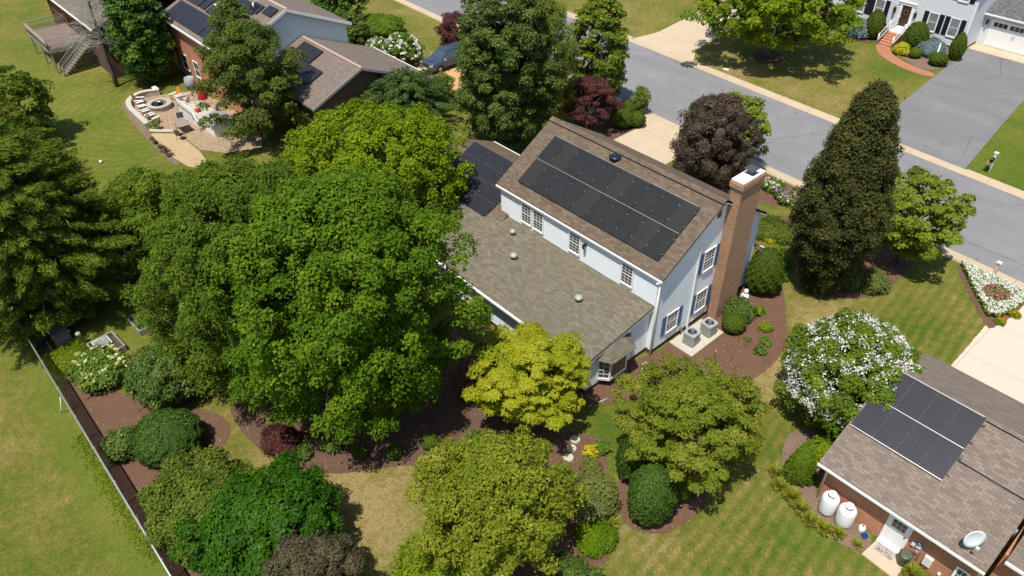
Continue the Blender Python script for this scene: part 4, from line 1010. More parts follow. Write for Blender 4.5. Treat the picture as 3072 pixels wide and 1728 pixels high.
# ================================================================== LEFT NEIGHBOUR
Nh = thing('brick_house', (-49, 2.6, 0), 'two storey orange brick house with blue-grey gable and scattered solar panels behind the patio', 'house')
def zn(y): return 7.95-abs(y-2.6)*.44
mb = MB(); mb.box(-56.0, -42.9, -3.0, 8.2, -.05, 5.35); mb.build('wall', M['brick_far'], Nh)
mb = MB(); FN = wallX(-42.9); mb.box(-43.0, -42.9+.002, -3.0, 8.2, 2.6, 5.35); lap_siding(mb, FN, 2.6, 5.35, lambda z: -3.0, lambda z: 8.2, .2, .035); lap_siding(mb, FN, 5.35, 7.75, lambda z: -3+(z-5.35)/.44*1.0, lambda z: 8.2-(z-5.35)/.44, .2, .035)
mb.build('gable_siding', M['siding_teal'], Nh)
for y0 in (-3.4, 8.6):
    mb = MB(); q = [V3(-56.4, y0, zn(y0)), V3(-42.5, y0, zn(y0)), V3(-42.5, 2.6, zn(2.6)), V3(-56.4, 2.6, zn(2.6))]; mb.slab(q if y0 < 2 else q[::-1], .15)
    rr = mb.build('roof', M['roof_dull'], Nh)
    if y0 < 0: nroof = rr
    mb = MB(); a, b = V3(-42.5, y0, zn(y0)), V3(-42.5, 2.6, zn(2.6)); mb.prism([(0, .0), (.04, .0), (.04, -.26), (0, -.26)], (a, V3(1, 0, 0), V3(0, 0, 1), b-a), 0, 1); mb.build('rake_board', M['white'], Nh)
mb = MB(); mb.box(-56.4, -42.5, -3.52, -3.405, zn(-3.4)-.16, zn(-3.4)-.01); mb.build('gutter', M['shade_white'], Nh)
mb = MB(); mb.box(-56.4, -42.5, 2.45, 2.75, zn(2.6)-.03, zn(2.6)+.035); mb.build('ridge_cap', plain('pinkish_ridge', (.42, .30, .24)), Nh)
FNs = slope(-3.4, zn(-3.4), .44); k_ = 1.0925
def panels(parent, F, lst, mat='pv_far', name='solar_array'):
    mb = MB()
    for u, v, nu, nv, pw, ph in lst: mb.fbox(F, u+.05, u+nu*pw-.05, v+.3, v+.34, .02, .10)
    a = mb.build(name, M['galv'], parent)
    for u, v, nu, nv, pw, ph in lst:
        for i in range(nu):
            for j in range(nv):
                p = MB(); p.fbox(F, u+i*pw, u+(i+1)*pw-.025, v+j*ph, v+(j+1)*ph-.025, .10, .135); o = p.build('solar_panel', [M[mat]], a); o.location = (0, 0, 0)
    return a
panels(Nh, FNs, [(-55.5, .4*k_, 7, 1, 1.0, 2.0), (-55.5, 2.5*k_, 3, 1, 1.0, 2.0), (-50.9, 2.4*k_, 1, 1, 2.4, 1.0), (-48.1, 2.3*k_, 3, 1, 1.05, 1.75), (-53.0, 3.6*k_, 1, 1, 2.0, 1.0), (-48.6, 4.1*k_, 2, 1, 1.7, 1.1), (-44.4, 4.7*k_, 1, 1, 1.5, 1.0), (-48.4, .4*k_, 4, 1, 1.0, 2.0), (-52.3, 2.5*k_, 1, 1, 1.0, 2.0), (-46.4, 4.4*k_, 1, 1, 1.6, 1.0), (-45.5, 2.6*k_, 1, 1, 1.6, 1.0)])
for u, v in ((-51.7, 3.9), (-50.1, 3.4), (-46.0, 5.2)):
    p = FNs[0]+FNs[1]*u+FNs[2]*v; mb = MB(); mb.lathe([(.07, -.05), (.07, .45)], tuple(p), 10); mb.build('vent_pipe', M['white'], Nh)
window(Nh, wallY(-3.0), -54.3, -53.0, .9, 2.3, 1, 2); window(Nh, wallY(-3.0), -51.6, -50.6, .9, 2.3, 2, 2)
mb = MB(); mb.tube([(-55.9, -3.1, 5.1), (-55.9, -3.08, .1)], .06, 6); mb.build('downspout', M['shade_white'], Nh)
# its lower garage wing
def zw(y): return 5.3-abs(y-3.7)*.42
mb = MB(); mb.box(-42.85, -33.9, -.6, 10.1, -.05, 2.6); mb.face([V3(-33.9, -.6, 2.6), V3(-33.9, 10.1, 2.6), V3(-33.9, 10.1, zw(10.1)-.14), V3(-33.9, 3.7, 5.15), V3(-33.9, -.6, zw(-.6)-.14)]); mb.build('wing_wall', M['brick_dark'], Nh)
for y0 in (-1.1, 10.7):
    mb = MB(); q = [V3(-42.88, y0, zw(y0)), V3(-33.5, y0, zw(y0)), V3(-33.5, 3.7, 5.3), V3(-42.88, 3.7, 5.3)]; mb.slab(q if y0 < 2 else q[::-1], .14); mb.build('wing_roof', M['roof_dull'], Nh)
    mb = MB(); a, b = V3(-33.5, y0, zw(y0)), V3(-33.5, 3.7, 5.3); mb.prism([(0, .0), (.05, .0), (.05, -.22), (0, -.22)], (a, V3(1, 0, 0), V3(0, 0, 1), b-a), 0, 1); mb.build('rake_board', M['grey'], Nh)
mb = MB(); mb.box(-42.6, -33.5, 3.58, 3.82, 5.27, 5.335); mb.build('ridge_cap', bpy.data.materials['pinkish_ridge'], Nh)
mb = MB(); mb.box(-42.88, -33.5, 10.705, 10.8, zw(10.7)-.12, zw(10.7)-.01); mb.build('gutter', M['white'], Nh)
FNw = slope(-1.1, zw(-1.1), .42)
panels(Nh, FNw, [(-42.4, 1.5, 6, 1, 1.02, 1.7), (-41.6, 3.25, 3, 1, 1.02, 1.6)])
mb = MB(); mb.box(-42.88, -40.5, -4.6, -3.02, 0, .25); mb.build('rear_step', M['stonecap'], Nh)

# ================================================================== FAR LEFT HOUSE AND DECK
Fh = thing('old_house', (-66, -4, 0), 'old house with grey roof and rusty board wall above a raised weathered deck', 'house')
mb = MB(); mb.box(-75, -58.3, -8.3, 4, -.05, 4.7); mb.build('wall', M['brick_dark'], Fh)
mb = MB(); q = [V3(-75, -8.95, 4.95), V3(-57.85, -8.95, 4.95), V3(-57.85, -1.0, 6.9), V3(-75, -1, 6.9)]; mb.slab(q, .16)
q = [V3(-57.85, 6.5, 4.95), V3(-75, 6.5, 4.95), V3(-75, -1, 6.9), V3(-57.85, -1, 6.9)]; mb.slab(q, .16); mb.build('roof', M['roof_dark'] if 0 else M['roof_grey'], Fh)
mb = MB(); mb.box(-75, -57.85, -9.06, -8.955, 4.8, 4.94); mb.build('gutter', M['white'], Fh)
mb = MB(); mb.box(-73.6, -68.5, -8.4, -8.31, 2.6, 4.7); mb.box(-73.8, -73.55, -8.5, -8.3, 2.3, 4.8); mb.box(-68.55, -68.3, -8.5, -8.3, 2.3, 4.8); mb.build('board_wall', plain('rusty_brown_boards', (.16, .075, .035), .85, .15, var=.7, scale=3), Fh)
Dk = thing('raised_deck', (-66, -10.4, 0), 'weathered wooden deck on tall posts with slatted railings and stairs at top left', 'deck')
dz = 2.3; x0, x1, y0, y1 = -69.8, -63.2, -12.0, -8.45
mb = MB()
for i in range(44): mb.box(x0+i*.15, x0+i*.15+.135, y0, y1, dz-.04, dz)
mb.build('decking', M['darkwood'], Dk)
mb = MB(); mb.box(x0, x1, y0-.06, y0-.005, dz-.3, dz+.02); mb.box(x1+.005, x1+.06, y0, y1, dz-.3, dz+.02); mb.build('deck_beam', M['wood'], Dk)
for p in ((x0+.1, y0+.1), (x1-.1, y0+.1), ((x0+x1)/2, y0+.1), (x1-.1, (y0+y1)/2), (x0+.1, y1-.6)):
    mb = MB(); mb.box(p[0]-.07, p[0]+.07, p[1]-.07, p[1]+.07, -.05, dz-.05); mb.build('post', M['wood'], Dk)
def rail(parent, a, b, h=.95, mat='wood', step=.14, name='railing', t=.02, top=.05, solid=False):
    mb = MB(); a, b = Vector(a), Vector(b); n = max(2, int((b-a).length/step)); up = V3(0, 0, 1)
    for hh in (.1, h): mb.tube([a+up*hh, b+up*hh], top*.7, 4)
    for i in range(n+1):
        p = a.lerp(b, i/n); r = top if i in (0, n) else t; mb.tube([p+up*.02, p+up*(h if i not in (0, n) else h+.08)], r, 4)
    return mb.build(name, M[mat], parent)
rail(Dk, (x0, y0, dz), (x1, y0, dz), t=.05); rail(Dk, (x1, y0, dz), (x1, y1, dz)); rail(Dk, (x0, y0, dz), (x0, y1, dz))
mb = MB()
for i in range(10): mb.box(x1+.1-.0, x1+1.0, -9.9-.0-i*.0, -8.9, 0, 0) if 0 else mb.box(x1-.2+i*.0, x1-.2+.0, 0, 0, 0, 0) if 0 else None
for i in range(11): mb.box(x1+.1, x1+1.1, y1-.3-(i+1)*.26, y1-.3-i*.26+.03, dz-.2*(i+1)-.04, dz-.2*(i+1))
mb.build('stair', M['wood'], Dk)
rail(Dk, (x1+.08, y1-.3, dz-.1), (x1+.08, y1-3.2, 0.0)); rail(Dk, (x1+1.12, y1-.3, dz-.1), (x1+1.12, y1-3.2, 0.0))

# ================================================================== PATIO
def wall_arc(name, pts, th, h, mat, capm, label, cat):
    t = thing(name, (*pts[len(pts)//2], 0), label, cat)
    P = [np.array(p, float) for p in pts]; 
    for _ in range(2):
        q = [P[0]]
        for a, b in zip(P, P[1:]): q += [a*.75+b*.25, a*.25+b*.75]
        P = q+[P[-1]]
    for w_, z0, z1, nm, mm in ((th, -.05, h, 'stone_wall_body', mat), (th+.08, h, h+.07, 'cap', capm)):
        mb = MB(); Lf, Rt = [], []
        for i, p in enumerate(P):
            d = P[min(i+1, len(P)-1)]-P[max(i-1, 0)]; n = np.array([-d[1], d[0]]); n = n/np.linalg.norm(n)*w_/2; Lf.append(p+n); Rt.append(p-n)
        for i in range(len(P)-1):
            a, b, c_, d_ = (V3(*Lf[i], 0), V3(*Lf[i+1], 0), V3(*Rt[i+1], 0), V3(*Rt[i], 0)); z = lambda v, k: V3(v.x, v.y, k)
            mb.face([z(d_, z1), z(c_, z1), z(b, z1), z(a, z1)]); mb.face([z(a, z0), z(a, z1), z(b, z1), z(b, z0)]); mb.face([z(c_, z0), z(c_, z1), z(d_, z1), z(d_, z0)])
        for i in (0, len(P)-1): mb.face([V3(*Lf[i], z0), V3(*Rt[i], z0), V3(*Rt[i], z1), V3(*Lf[i], z1)])
        mb.build(nm, mm, t)
    return t
wall_arc('seat_wall', [(-51.9, -6.6), (-52.6, -8.0), (-51.9, -9.35), (-50.4, -9.95), (-48.0, -10.0), (-46.0, -10.05)], .36, .5, M['stone'], M['stonecap'], 'curved low stone seat wall along the lawn side of the round patio', 'wall')
wall_arc('retaining_edge', [(-45.3, -10.15), (-44.6, -9.5), (-43.9, -8.7)], .26, .16, M['stone'], M['stonecap'], 'short dark stone step edge between the upper and lower patio', 'step')
fp = thing('fire_pit', (-49.3, -7.7, 0), 'round stone fire pit ring on the paved patio', 'fire pit')
mb = MB(); mb.lathe([(1.02, -.02), (1.02, .34), (1.08, .36), (1.08, .44), (.66, .44), (.66, .36), (.66, .05), (0, .05)], (-49.3, -7.7, 0.034), 32, smooth=False); mb.build('stone_ring', M['stone'], fp)
mb = MB(); mb.lathe([(.0, .06), (.64, .06)], (-49.3, -7.7, .034), 20); mb.build('ash_bed', M['black'], fp)
ck = thing('metal_drum', (-49.35, -7.6, .1), 'grey metal bucket standing inside the stone fire pit', 'bucket')
mb = MB(); mb.lathe([(.24, .1), (.28, .62), (.30, .64), (.0, .64)], (-49.35, -7.6, 0), 18); mb.build('drum_body', M['galv'], ck)
mb = MB(); mb.tube([(-49.35-.3, -7.6, .6), (-49.7, -7.75, .4), (-49.8, -7.9, .2)], .02, 5); mb.build('drum_handle', M['galv'], ck)

def adirondack(name, label, backm, seatm, loc, rz, group=None):
    t = thing(name, loc, label, 'chair', group, local=True, rz=rz)   # faces +X locally
    mb = MB()
    for i in range(5): mb.fbox((V3(-.25, 0, .30), V3(1, 0, .25).normalized(), V3(0, 1, 0), V3(-.25, 0, 1).normalized()), .02+i*.10, .11+i*.10, -.27, .27, 0, .02)
    mb.build('seat', M[seatm], t)
    Fb = (V3(-.25, 0, .30), V3(0, 1, 0), V3(-.36, 0, 1).normalized(), V3(1, 0, .36).normalized()); mb = MB()
    for i in range(5):
        u = -.26+i*.106; hgt = .86-.05*abs(i-2)**1.6; mb.prism([(u, 0), (u+.095, 0), (u+.095, hgt-.03), (u+.0475, hgt), (u, hgt-.03)], Fb, 0, .02)
    mb.build('backrest', M[backm], t)
    for s in (-1, 1):
        mb = MB(); mb.box(-.38, .36, s*.36-.075, s*.36+.075, .56, .585); mb.build('armrest', M['white'], t)
        mb = MB(); mb.box(.24, .33, s*.31-.02, s*.31+.02, 0, .56); mb.build('leg', M[seatm], t)
        mb = MB(); mb.prism([(.30, .38), (.36, .38), (-.62, 0), (-.72, 0)], (V3(0, s*.28, 0), V3(1, 0, 0), V3(0, 0, 1), V3(0, 1, 0)), -.02, .02); mb.build('leg', M['white'], t)
    return t
c0 = adirondack('adirondack_chair', 'orange backed garden chair nearest the house wall beyond the fire pit', 'orangewood', 'orangewood', (-49.75, -6.0, .034), R(-75))
c = copy_tree(c0); put(c, (-47.95, -5.9, .034), R(-150), 'orange backed garden chair right of the fire pit half under the branches')
c2 = adirondack('adirondack_chair', 'wooden chair with white arms at the top end of the row by the seat wall', 'orangewood', 'darkwood', (-51.0, -8.75, .034), R(55))
for loc, rz, lb in (((-50.0, -9.05, .034), 75, 'wooden chair with white arms second from the top of the row by the seat wall'), ((-49.0, -9.2, .034), 82, 'wooden chair with white arms in the middle of the row by the seat wall'),
                    ((-47.9, -9.25, .034), 88, 'wooden chair with white arms second from the bottom of the row by the seat wall'), ((-46.8, -9.15, .034), 100, 'wooden chair with white arms at the bottom end of the row by the planter')):
    put(copy_tree(c2), loc, R(rz), lb)
for o in [c0, c, c2]+[o for o in bpy.data.objects if o.name.startswith('adirondack_chair')]: o['group'] = 'wooden garden chairs round the fire pit'
def potted(name, label, loc, r, h, potm, leafm, seed, pr=.3):
    t = thing(name, loc, label, 'planter')
    mb = MB(); x, y, z = loc; mb.lathe([(r*.7, 0), (r, h*.9), (r*1.08, h*.92), (r*1.08, h), (r*.9, h), (r*.88, h*.85), (0, h*.85)], loc, 18); mb.build('pot', potm, t)
    crown('plant', t, (x, y, z+h+pr*.5), pr*1.2, pr*.7, leafm, seed, nb=10, br=pr*.5, leaf=.10, floor=z+h*.8); return t
potted('flower_pot', 'white round pot of green leaves at the lower corner of the patio', (-45.55, -9.6, .034), .26, .34, M['white'], L['perennial'], 5, .34)
potted('flower_pot', 'small pale pot standing beside the outdoor table', (-43.2, -8.75, .034), .2, .36, M['shade_white'], L['perennial'], 6, .12)
for i, (x, y) in enumerate(((-44.0, -10.55), (-43.1, -10.62), (-42.1, -10.62), (-41.2, -10.6), (-40.3, -10.58))):
    lb = ['low green tuft nearest the step in the border below the patio', 'small dark tuft second in the border below the patio', 'small dark tuft midway along the border below the patio', 'dark spiky tuft fourth along the border below the patio', 'largest dark spiky tuft at the far end of the border below the patio'][i]
    t = thing('border_plant', (x, y, 0), lb, 'plant', 'small plants edging the lower patio')
    crown('foliage', t, (x, y, .12+.03*i), .16+.05*i, .13+.03*i, L['purplebl'] if i else L['perennial'], 60+i, nb=7, br=.12, leaf=.10, asp=.3, floor=0)
# white railed landing with steps; a low shed stands in for part of it
Sd = thing('deck_steps', (-45, -6.2, 0), 'small white railed landing with steps beside the patio', 'steps')
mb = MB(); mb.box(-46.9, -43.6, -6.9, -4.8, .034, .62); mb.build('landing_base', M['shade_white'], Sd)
mb = MB()
for i in range(14): mb.box(-46.9+i*.236, -46.9+i*.236+.22, -6.9, -4.8, .625, .66)
mb.build('landing_boards', M['stonecap'], Sd)
rail(Sd, (-46.9, -6.9, .62), (-43.8, -6.9, .62), .95, 'white', .13, t=.018); rail(Sd, (-46.9, -6.9, .62), (-46.9, -4.8, .62), .95, 'white', .13, t=.018)
rail(Sd, (-43.8, -6.9, .5), (-42.6, -7.0, .05), .95, 'white', .13, t=.018)
mb = MB(); mb.box(-43.55, -43.2, -6.8, -4.9, .034, .4); mb.box(-43.2, -42.85, -6.8, -4.9, .034, .2); mb.build('step', M['stonecap'], Sd)
um = thing('closed_umbrella', (-45.2, -5.2, 0), 'closed red patio umbrella standing by the white steps', 'umbrella')
mb = MB(); mb.tube([(-45.2, -5.2, .66), (-45.2, -5.2, 3.0)], .025, 8); mb.build('pole', M['white'], um)
mb = MB(); n = 24
prf = [(.30, 1.45), (.34, 1.6), (.30, 2.0), (.19, 2.5), (.06, 2.9), (0, 2.97)]
for (r0, z0_), (r1, z1_) in zip(prf, prf[1:]):
    for k in range(n):
        f = lambda r, z, k: V3(-45.2+r*(1+.28*math.cos(k*math.pi/1.5))*math.cos(2*math.pi*k/n), -5.2+r*(1+.28*math.cos(k*math.pi/1.5))*math.sin(2*math.pi*k/n), z)
        mb.face([f(r0, z0_, k), f(r0, z0_, k+1), f(r1, z1_, k+1), f(r1, z1_, k)], 0, True)
mb.build('canopy', M['red'], um)
cu = thing('red_cushion', (-45.0, -6.0, .66), 'bright red cushion lying on the white railed landing', 'cushion')
mb = MB(); mb.box(-45.25, -44.7, -6.2, -5.75, .665, .82); mb.build('cushion', M['red'], cu, bevel=.05)
sh = thing('stand_in_shed', (-42.4, -5.6, 0), 'low pale blue shed with grey roof standing in for part of the railed landing, half hidden by tree branches beside the patio', 'shed')
mb = MB(); mb.box(-43.2+.9, -40.6, -6.6, -4.9, .034, 1.15); mb.build('wall', M['siding_teal'], sh)
mb = MB(); mb.slab([V3(-42.5, -6.75, 1.16), V3(-40.4, -6.75, 1.16), V3(-40.4, -5.7, 1.5), V3(-42.5, -5.7, 1.5)], .06); mb.slab([V3(-40.4, -4.75, 1.16), V3(-42.5, -4.75, 1.16), V3(-42.5, -5.7, 1.5), V3(-40.4, -5.7, 1.5)], .06); mb.build('roof', M['grey'], sh)
tb = thing('patio_table', (-43.6, -8.0, 0), 'grey rectangular outdoor table beside the white steps', 'table')
mb = MB(); mb.box(-44.5, -43.0, -8.4, -7.5, .72, .75); mb.build('tabletop', plain('taupe_table', (.26, .22, .19)), tb, bevel=.02)
for px, py in ((-44.4, -8.3), (-43.1, -8.3), (-44.4, -7.6), (-43.1, -7.6)): mb = MB(); mb.tube([(px, py, .03), (px, py, .72)], .025, 6); mb.build('leg', M['black'], tb)
def metal_chair(label, loc, rz):
    t = thing('patio_chair', loc, label, 'chair', 'black metal patio chairs', local=True, rz=rz)
    mb = MB(); mb.box(-.25, .25, -.25, .25, .40, .44); mb.build('seat', M['black'], t, bevel=.02)
    mb = MB(); mb.fbox((V3(-.25, 0, .44), V3(0, 1, 0), V3(-.2, 0, 1).normalized(), V3(1, 0, .2).normalized()), -.27, .27, .05, .52, 0, .03); mb.build('backrest', M['dkgrey'], t, bevel=.01)
    for sx in (-1, 1):
        for sy in (-1, 1): mb = MB(); mb.tube([(sx*.22, sy*.24, .4), (sx*.28, sy*.28, 0)], .015, 6); mb.build('leg', M['black'], t)
    return t
metal_chair('black metal patio chair above the table against the white railing', (-44.9, -7.6, .034), R(-20)); metal_chair('black metal patio chair below the table on the lower patio', (-42.4, -8.75, .034), R(120))
bl = MB(); bl.lathe([(0, 0), (.07, .02), (.11, .07), (.125, .125), (.11, .18), (.07, .23), (0, .25)], (-42.96, -15.03, 0), 16); o = bl.build('ball', M['white']); tag(o, 'white ball lying alone on the left lawn', 'ball')
st = thing('stacked_stones', (-52.1, -6.55, .57), 'pale folded cloth lying on the end of the stone seat wall', 'cloth')
mb = MB(); mb.box(-52.6, -51.9, -7.0, -6.6, .58, .64); mb.box(-52.5, -52.0, -6.9, -6.7, .645, .70); mb.build('fold', M['white'], st, bevel=.02); st.name = 'folded_cloth'
br_ = thing('garden_barrel', (-51.4, -3.9, 0), 'grey round barrel standing against the orange brick wall', 'barrel')
mb = MB(); mb.lathe([(.42, 0), (.5, .5), (.44, 1.0), (.40, 1.02), (.36, .95), (0, .94)], (-51.4, -3.9, 0), 20); mb.build('barrel', M['grey'], br_)

# ================================================================== SUV
def suv():
    t = thing('parked_suv', (-39.15, 16.35, 0), 'dark slate blue off-road SUV parked on the orange driveway, facing the camera', 'car', local=True)
    W_, Lh = .94, 2.42                                     # front towards -Y
    prof = [(-2.40, .42), (-2.44, .62), (-2.36, .96), (-2.18, 1.06), (-1.15, 1.17), (1.9, 1.20), (2.34, 1.16), (2.40, .60), (2.34, .40)]
    secs = [(-W_, .0), (-W_*.985, .10)]
    mb = MB()
    def sec(x, ins, zi):
        return [V3(x, y*(1-ins*.02), z-(zi if z > .9 else 0)+(zi*.6 if z < .5 else 0)) for y, z in prof]
    xs = [(-W_, 3, .16), (-W_*.97, 1, .05), (-W_*.80, 0, .0), (W_*.80, 0, 0), (W_*.97, 1, .05), (W_, 3, .16)]
    ss = [sec(*a) for a in xs]
    for a, b in zip(ss, ss[1:]):
        for i in range(len(prof)):
            j = (i+1) % len(prof); mb.face([a[i], b[i], b[j], a[j]], 0, False)
    mb.face(ss[0][::-1]); mb.face(ss[-1])
    mb.box(-.32, .32, -2.0, -1.35, 1.10, 1.165)
    for s in (-1, 1):
        for yc in (-1.42, 1.42):
            n = 9
            for k in range(n):
                a0, a1 = math.pi*k/n, math.pi*(k+1)/n
                q = lambda r, a, x: V3(x, yc+r*math.cos(a), .42+r*math.sin(a)); x0_, x1_ = s*(W_-.02), s*(W_+.06)
                mb.face([q(.56, a0, x1_), q(.56, a1, x1_), q(.46, a1, x1_), q(.46, a0, x1_)]); mb.face([q(.56, a0, x0_), q(.56, a1, x0_), q(.56, a1, x1_), q(.56, a0, x1_)])
    mb.build('body', M['carpaint'], t)
    # cabin
    lo = [(-.84, -1.12, 1.16), (.84, -1.12, 1.16), (.86, 2.2, 1.16), (-.86, 2.2, 1.16)]; hi = [(-.66, -.42, 1.76), (.66, -.42, 1.76), (.68, 1.98, 1.78), (-.68, 1.98, 1.78)]
    mb = MB(); A = [V3(*p) for p in lo]; Bq = [V3(*p) for p in hi]
    for i in range(4): j = (i+1) % 4; mb.face([A[i], A[j], Bq[j], Bq[i]])
    mb.face(Bq); ro = mb.build('cabin', M['carpaint'], t)
    mb = MB(); mb.box(-.62, .62, -.38, 1.94, 1.775, 1.81); mb.build('roof_panel', M['carpaint'], t, bevel=.02)
    for s in (-1, 1): mb = MB(); mb.tube([(s*.58, -.2, 1.86), (s*.6, 1.85, 1.87)], .02, 6); mb.tube([(s*.58, -.2, 1.78), (s*.58, -.2, 1.86)], .02, 5); mb.tube([(s*.6, 1.85, 1.78), (s*.6, 1.85, 1.87)], .02, 5); mb.build('roof_rail', M['black'], t)
    def pane(i, j, f0, f1, h0, h1, nm, e=.008):
        a = lambda f, h: (A[i].lerp(A[j], f)).lerp(Bq[i].lerp(Bq[j], f), h); n = (A[j]-A[i]).cross(Bq[i]-A[i]).normalized()*e; m = MB()
        m.face([a(f0, h0)+n, a(f1, h0)+n, a(f1, h1)+n, a(f0, h1)+n]); m.build(nm, M['carglass'], t)
    pane(0, 1, .06, .94, .06, .93, 'windscreen'); pane(2, 3, .08, .92, .1, .9, 'rear_window')
    for f0, f1 in ((.08, .36), (.39, .68), (.72, .93)): pane(1, 2, f0, f1, .08, .88, 'side_window'); pane(3, 0, 1-f1, 1-f0, .08, .88, 'side_window')
    mb = MB(); mb.box(-.90, .90, -2.53, -2.30, .36, .66); mb.build('front_bumper', M['plasticgrey'], t, bevel=.04)
    mb = MB(); mb.box(-.50, .50, -2.47, -2.40, .68, .95); mb.build('grille', M['black'], t, bevel=.02)
    mb = MB(); mb.box(-.26, .26, -2.55, -2.53, .44, .56); mb.build('number_plate', M['white'], t)
    for s in (-1, 1):
        mb = MB(); mb.box(s*.72-.2, s*.72+.2, -2.46, -2.28, .78, .98); mb.build('headlight', M['chrome'], t, bevel=.03)
        mb = MB(); mb.box(s*1.06-.12, s*1.06+.12, -.98, -.80, 1.14, 1.30); mb.build('wing_mirror', M['grey'], t, bevel=.03)
        for yc in (-1.42, 1.42):
            mb = MB(); 
            def ringm(prof_, mat, nm, par):
                m = MB(); n = 24
                rr = [[V3(x, yc+r*math.cos(2*math.pi*k/n), .40+r*math.sin(2*math.pi*k/n)) for k in range(n)] for r, x in prof_]
                for r0, r1 in zip(rr, rr[1:]):
                    for k in range(n): m.face([r0[k], r0[(k+1) % n], r1[(k+1) % n], r1[k]])
                o = m.build(nm, mat, par)
                if par is not t: o.location = (0, 0, 0)
                return o
            wq = ringm([(.24, s*.96), (.40, s*.96), (.41, s*.90), (.41, s*.72), (.24, s*.70)], M['rubber'], 'wheel', t)
            rim = ringm([(.25, s*.955), (.22, s*.92), (.0, s*.92)], M['dkgrey'], 'rim', wq)
            m = MB()
            for k in range(6):
                a = k*math.pi/3; d = V3(0, math.cos(a), math.sin(a)); m.tube([V3(s*.945, yc, .40), V3(s*.945, yc, .40)+d*.23], .03, 4)
            o = m.build('spoke', M['galv'], wq); o.location = (0, 0, 0)
    return t
suv()

# ================================================================== YARD OBJECTS
# chain-link fence along y = -25.5
Fe = thing('chain_link_fence', (-12, -25.5, 0), 'long grey chain-link fence with dark mesh separating the lower left lawn from the beds', 'fence')
def meshmat():
    b = NB('fence_mesh', .6, .3); b.base((.035, .035, .03)); uv = b.coord('UV'); sep = b.n('SeparateXYZ'); b.l(uv, sep.inputs[0])
    p = b.math('ADD', sep.outputs[0], sep.outputs[1]); q = b.math('SUBTRACT', sep.outputs[0], sep.outputs[1])
    k = 1/.075; h = b.math('MAXIMUM', b.math('GREATER_THAN', b.math('FRACT', b.math('MULTIPLY', p, k)), .45), b.math('GREATER_THAN', b.math('FRACT', b.math('MULTIPLY', q, k)), .45))
    b.l(b.math('ADD', b.math('MULTIPLY', h, 1.0), 0.0), b.b.inputs['Alpha']); return b.m
fx0, fx1, fh = -28.0, 9.0, 1.75
mb = MB(); mb.face([V3(fx0, -25.5, .02), V3(fx1, -25.5, .02), V3(fx1, -25.5, fh), V3(fx0, -25.5, fh)]); mb.build('mesh_panel', meshmat(), Fe)
mb = MB(); mb.tube([(fx0, -25.5, fh), (fx1, -25.5, fh)], .045, 8); mb.build('top_rail', M['galv'], Fe)
x = fx0
while x < fx1: mb = MB(); mb.tube([(x, -25.47, -.05), (x, -25.47, fh+.04)], .035, 6); mb.build('post', M['galv'], Fe); x += 2.6
t = thing('fence_flag', (-17.6, -25.8, 0), 'tiny white bent stake on the lawn side of the fence', 'stake'); mb = MB(); mb.tube([(-17.9, -25.95, 0), (-17.7, -25.8, .35), (-17.55, -25.6, 1.2)], .022, 6); mb.build('stake', M['white'], t)

def ac(loc, rz, label, src=None):
    if src: return put(copy_tree(src), loc, rz, label)
    t = thing('air_conditioner', loc, label, 'air conditioner', 'outdoor condensers on the concrete pad', local=True, rz=rz)
    mb = MB(); s = .37; r = .10
    def rr(h, e=0):
        out = []
        for cx, cy, a0 in ((s-r, s-r, 0), (-s+r, s-r, 90), (-s+r, -s+r, 180), (s-r, -s+r, 270)):
            for k in range(4): a = R(a0+k*30); out.append((cx+(r+e)*math.cos(a), cy+(r+e)*math.sin(a), h))
        return out
    def band(a, b, m): 
        for i in range(len(a)): j = (i+1) % len(a); m.face([a[i], a[j], b[j], b[i]])
    band(rr(.0, .01), rr(.06, .01), mb); band(rr(.06, -.01), rr(.70, -.01), mb)
    n = 10
    for k in range(n):
        u = -s+r+(2*s-2*r)*(k+.5)/n
        for sg in (-1, 1): mb.box(u-.012, u+.012, sg*s-.01, sg*s+.008, .07, .69); mb.box(sg*s-.01, sg*s+.008, u-.012, u+.012, .07, .69)
    mb.build('cabinet', M['acgrey'], t)
    mb = MB(); band(rr(.70, .02), rr(.80, .0), mb); o = rr(.80, .0); N = 16
    ci = [(.27*math.cos(2*math.pi*(k+.5)/N), .27*math.sin(2*math.pi*(k+.5)/N), .80) for k in range(N)]
    for i in range(16): j = (i+1) % 16; mb.face([o[i], o[j], ci[j], ci[i]])
    cl = [(p[0], p[1], .66) for p in ci]
    for i in range(N): j = (i+1) % N; mb.face([ci[i], ci[j], cl[j], cl[i]])
    mb.build('top_cover', M['acgrey'], t)
    mb = MB(); mb.face(cl)
    f = mb.build('fan_well', M['black'], t)
    mb = MB()
    for k in range(3):
        a = k*2.094; mb.face([(.04*math.cos(a), .04*math.sin(a), .70), (.25*math.cos(a-.35), .25*math.sin(a-.35), .68), (.25*math.cos(a+.35), .25*math.sin(a+.35), .74)])
    mb.lathe([(.06, .68), (.06, .74), (0, .75)], (0, 0, 0), 10); mb.build('fan', M['grey'], t)
    mb = MB()
    for rr_ in (.09, .15, .21, .26): mb.tube([(rr_*math.cos(a), rr_*math.sin(a), .80) for a in [k*math.pi/10 for k in range(21)]], .004, 4, cap=False)
    for k in range(4): a = k*math.pi/4; mb.tube([(-.27*math.cos(a), -.27*math.sin(a), .803), (.27*math.cos(a), .27*math.sin(a), .803)], .005, 4)
    mb.build('fan_guard', M['dkgrey'], t); return t
pad = MB(); pad.box(.12, 1.72, 1.55, 4.5, -.05, .09); o = pad.build('equipment_pad', M['stonecap'], bevel=.015); tag(o, 'pale concrete pad under the two air conditioners by the house wall', 'slab')
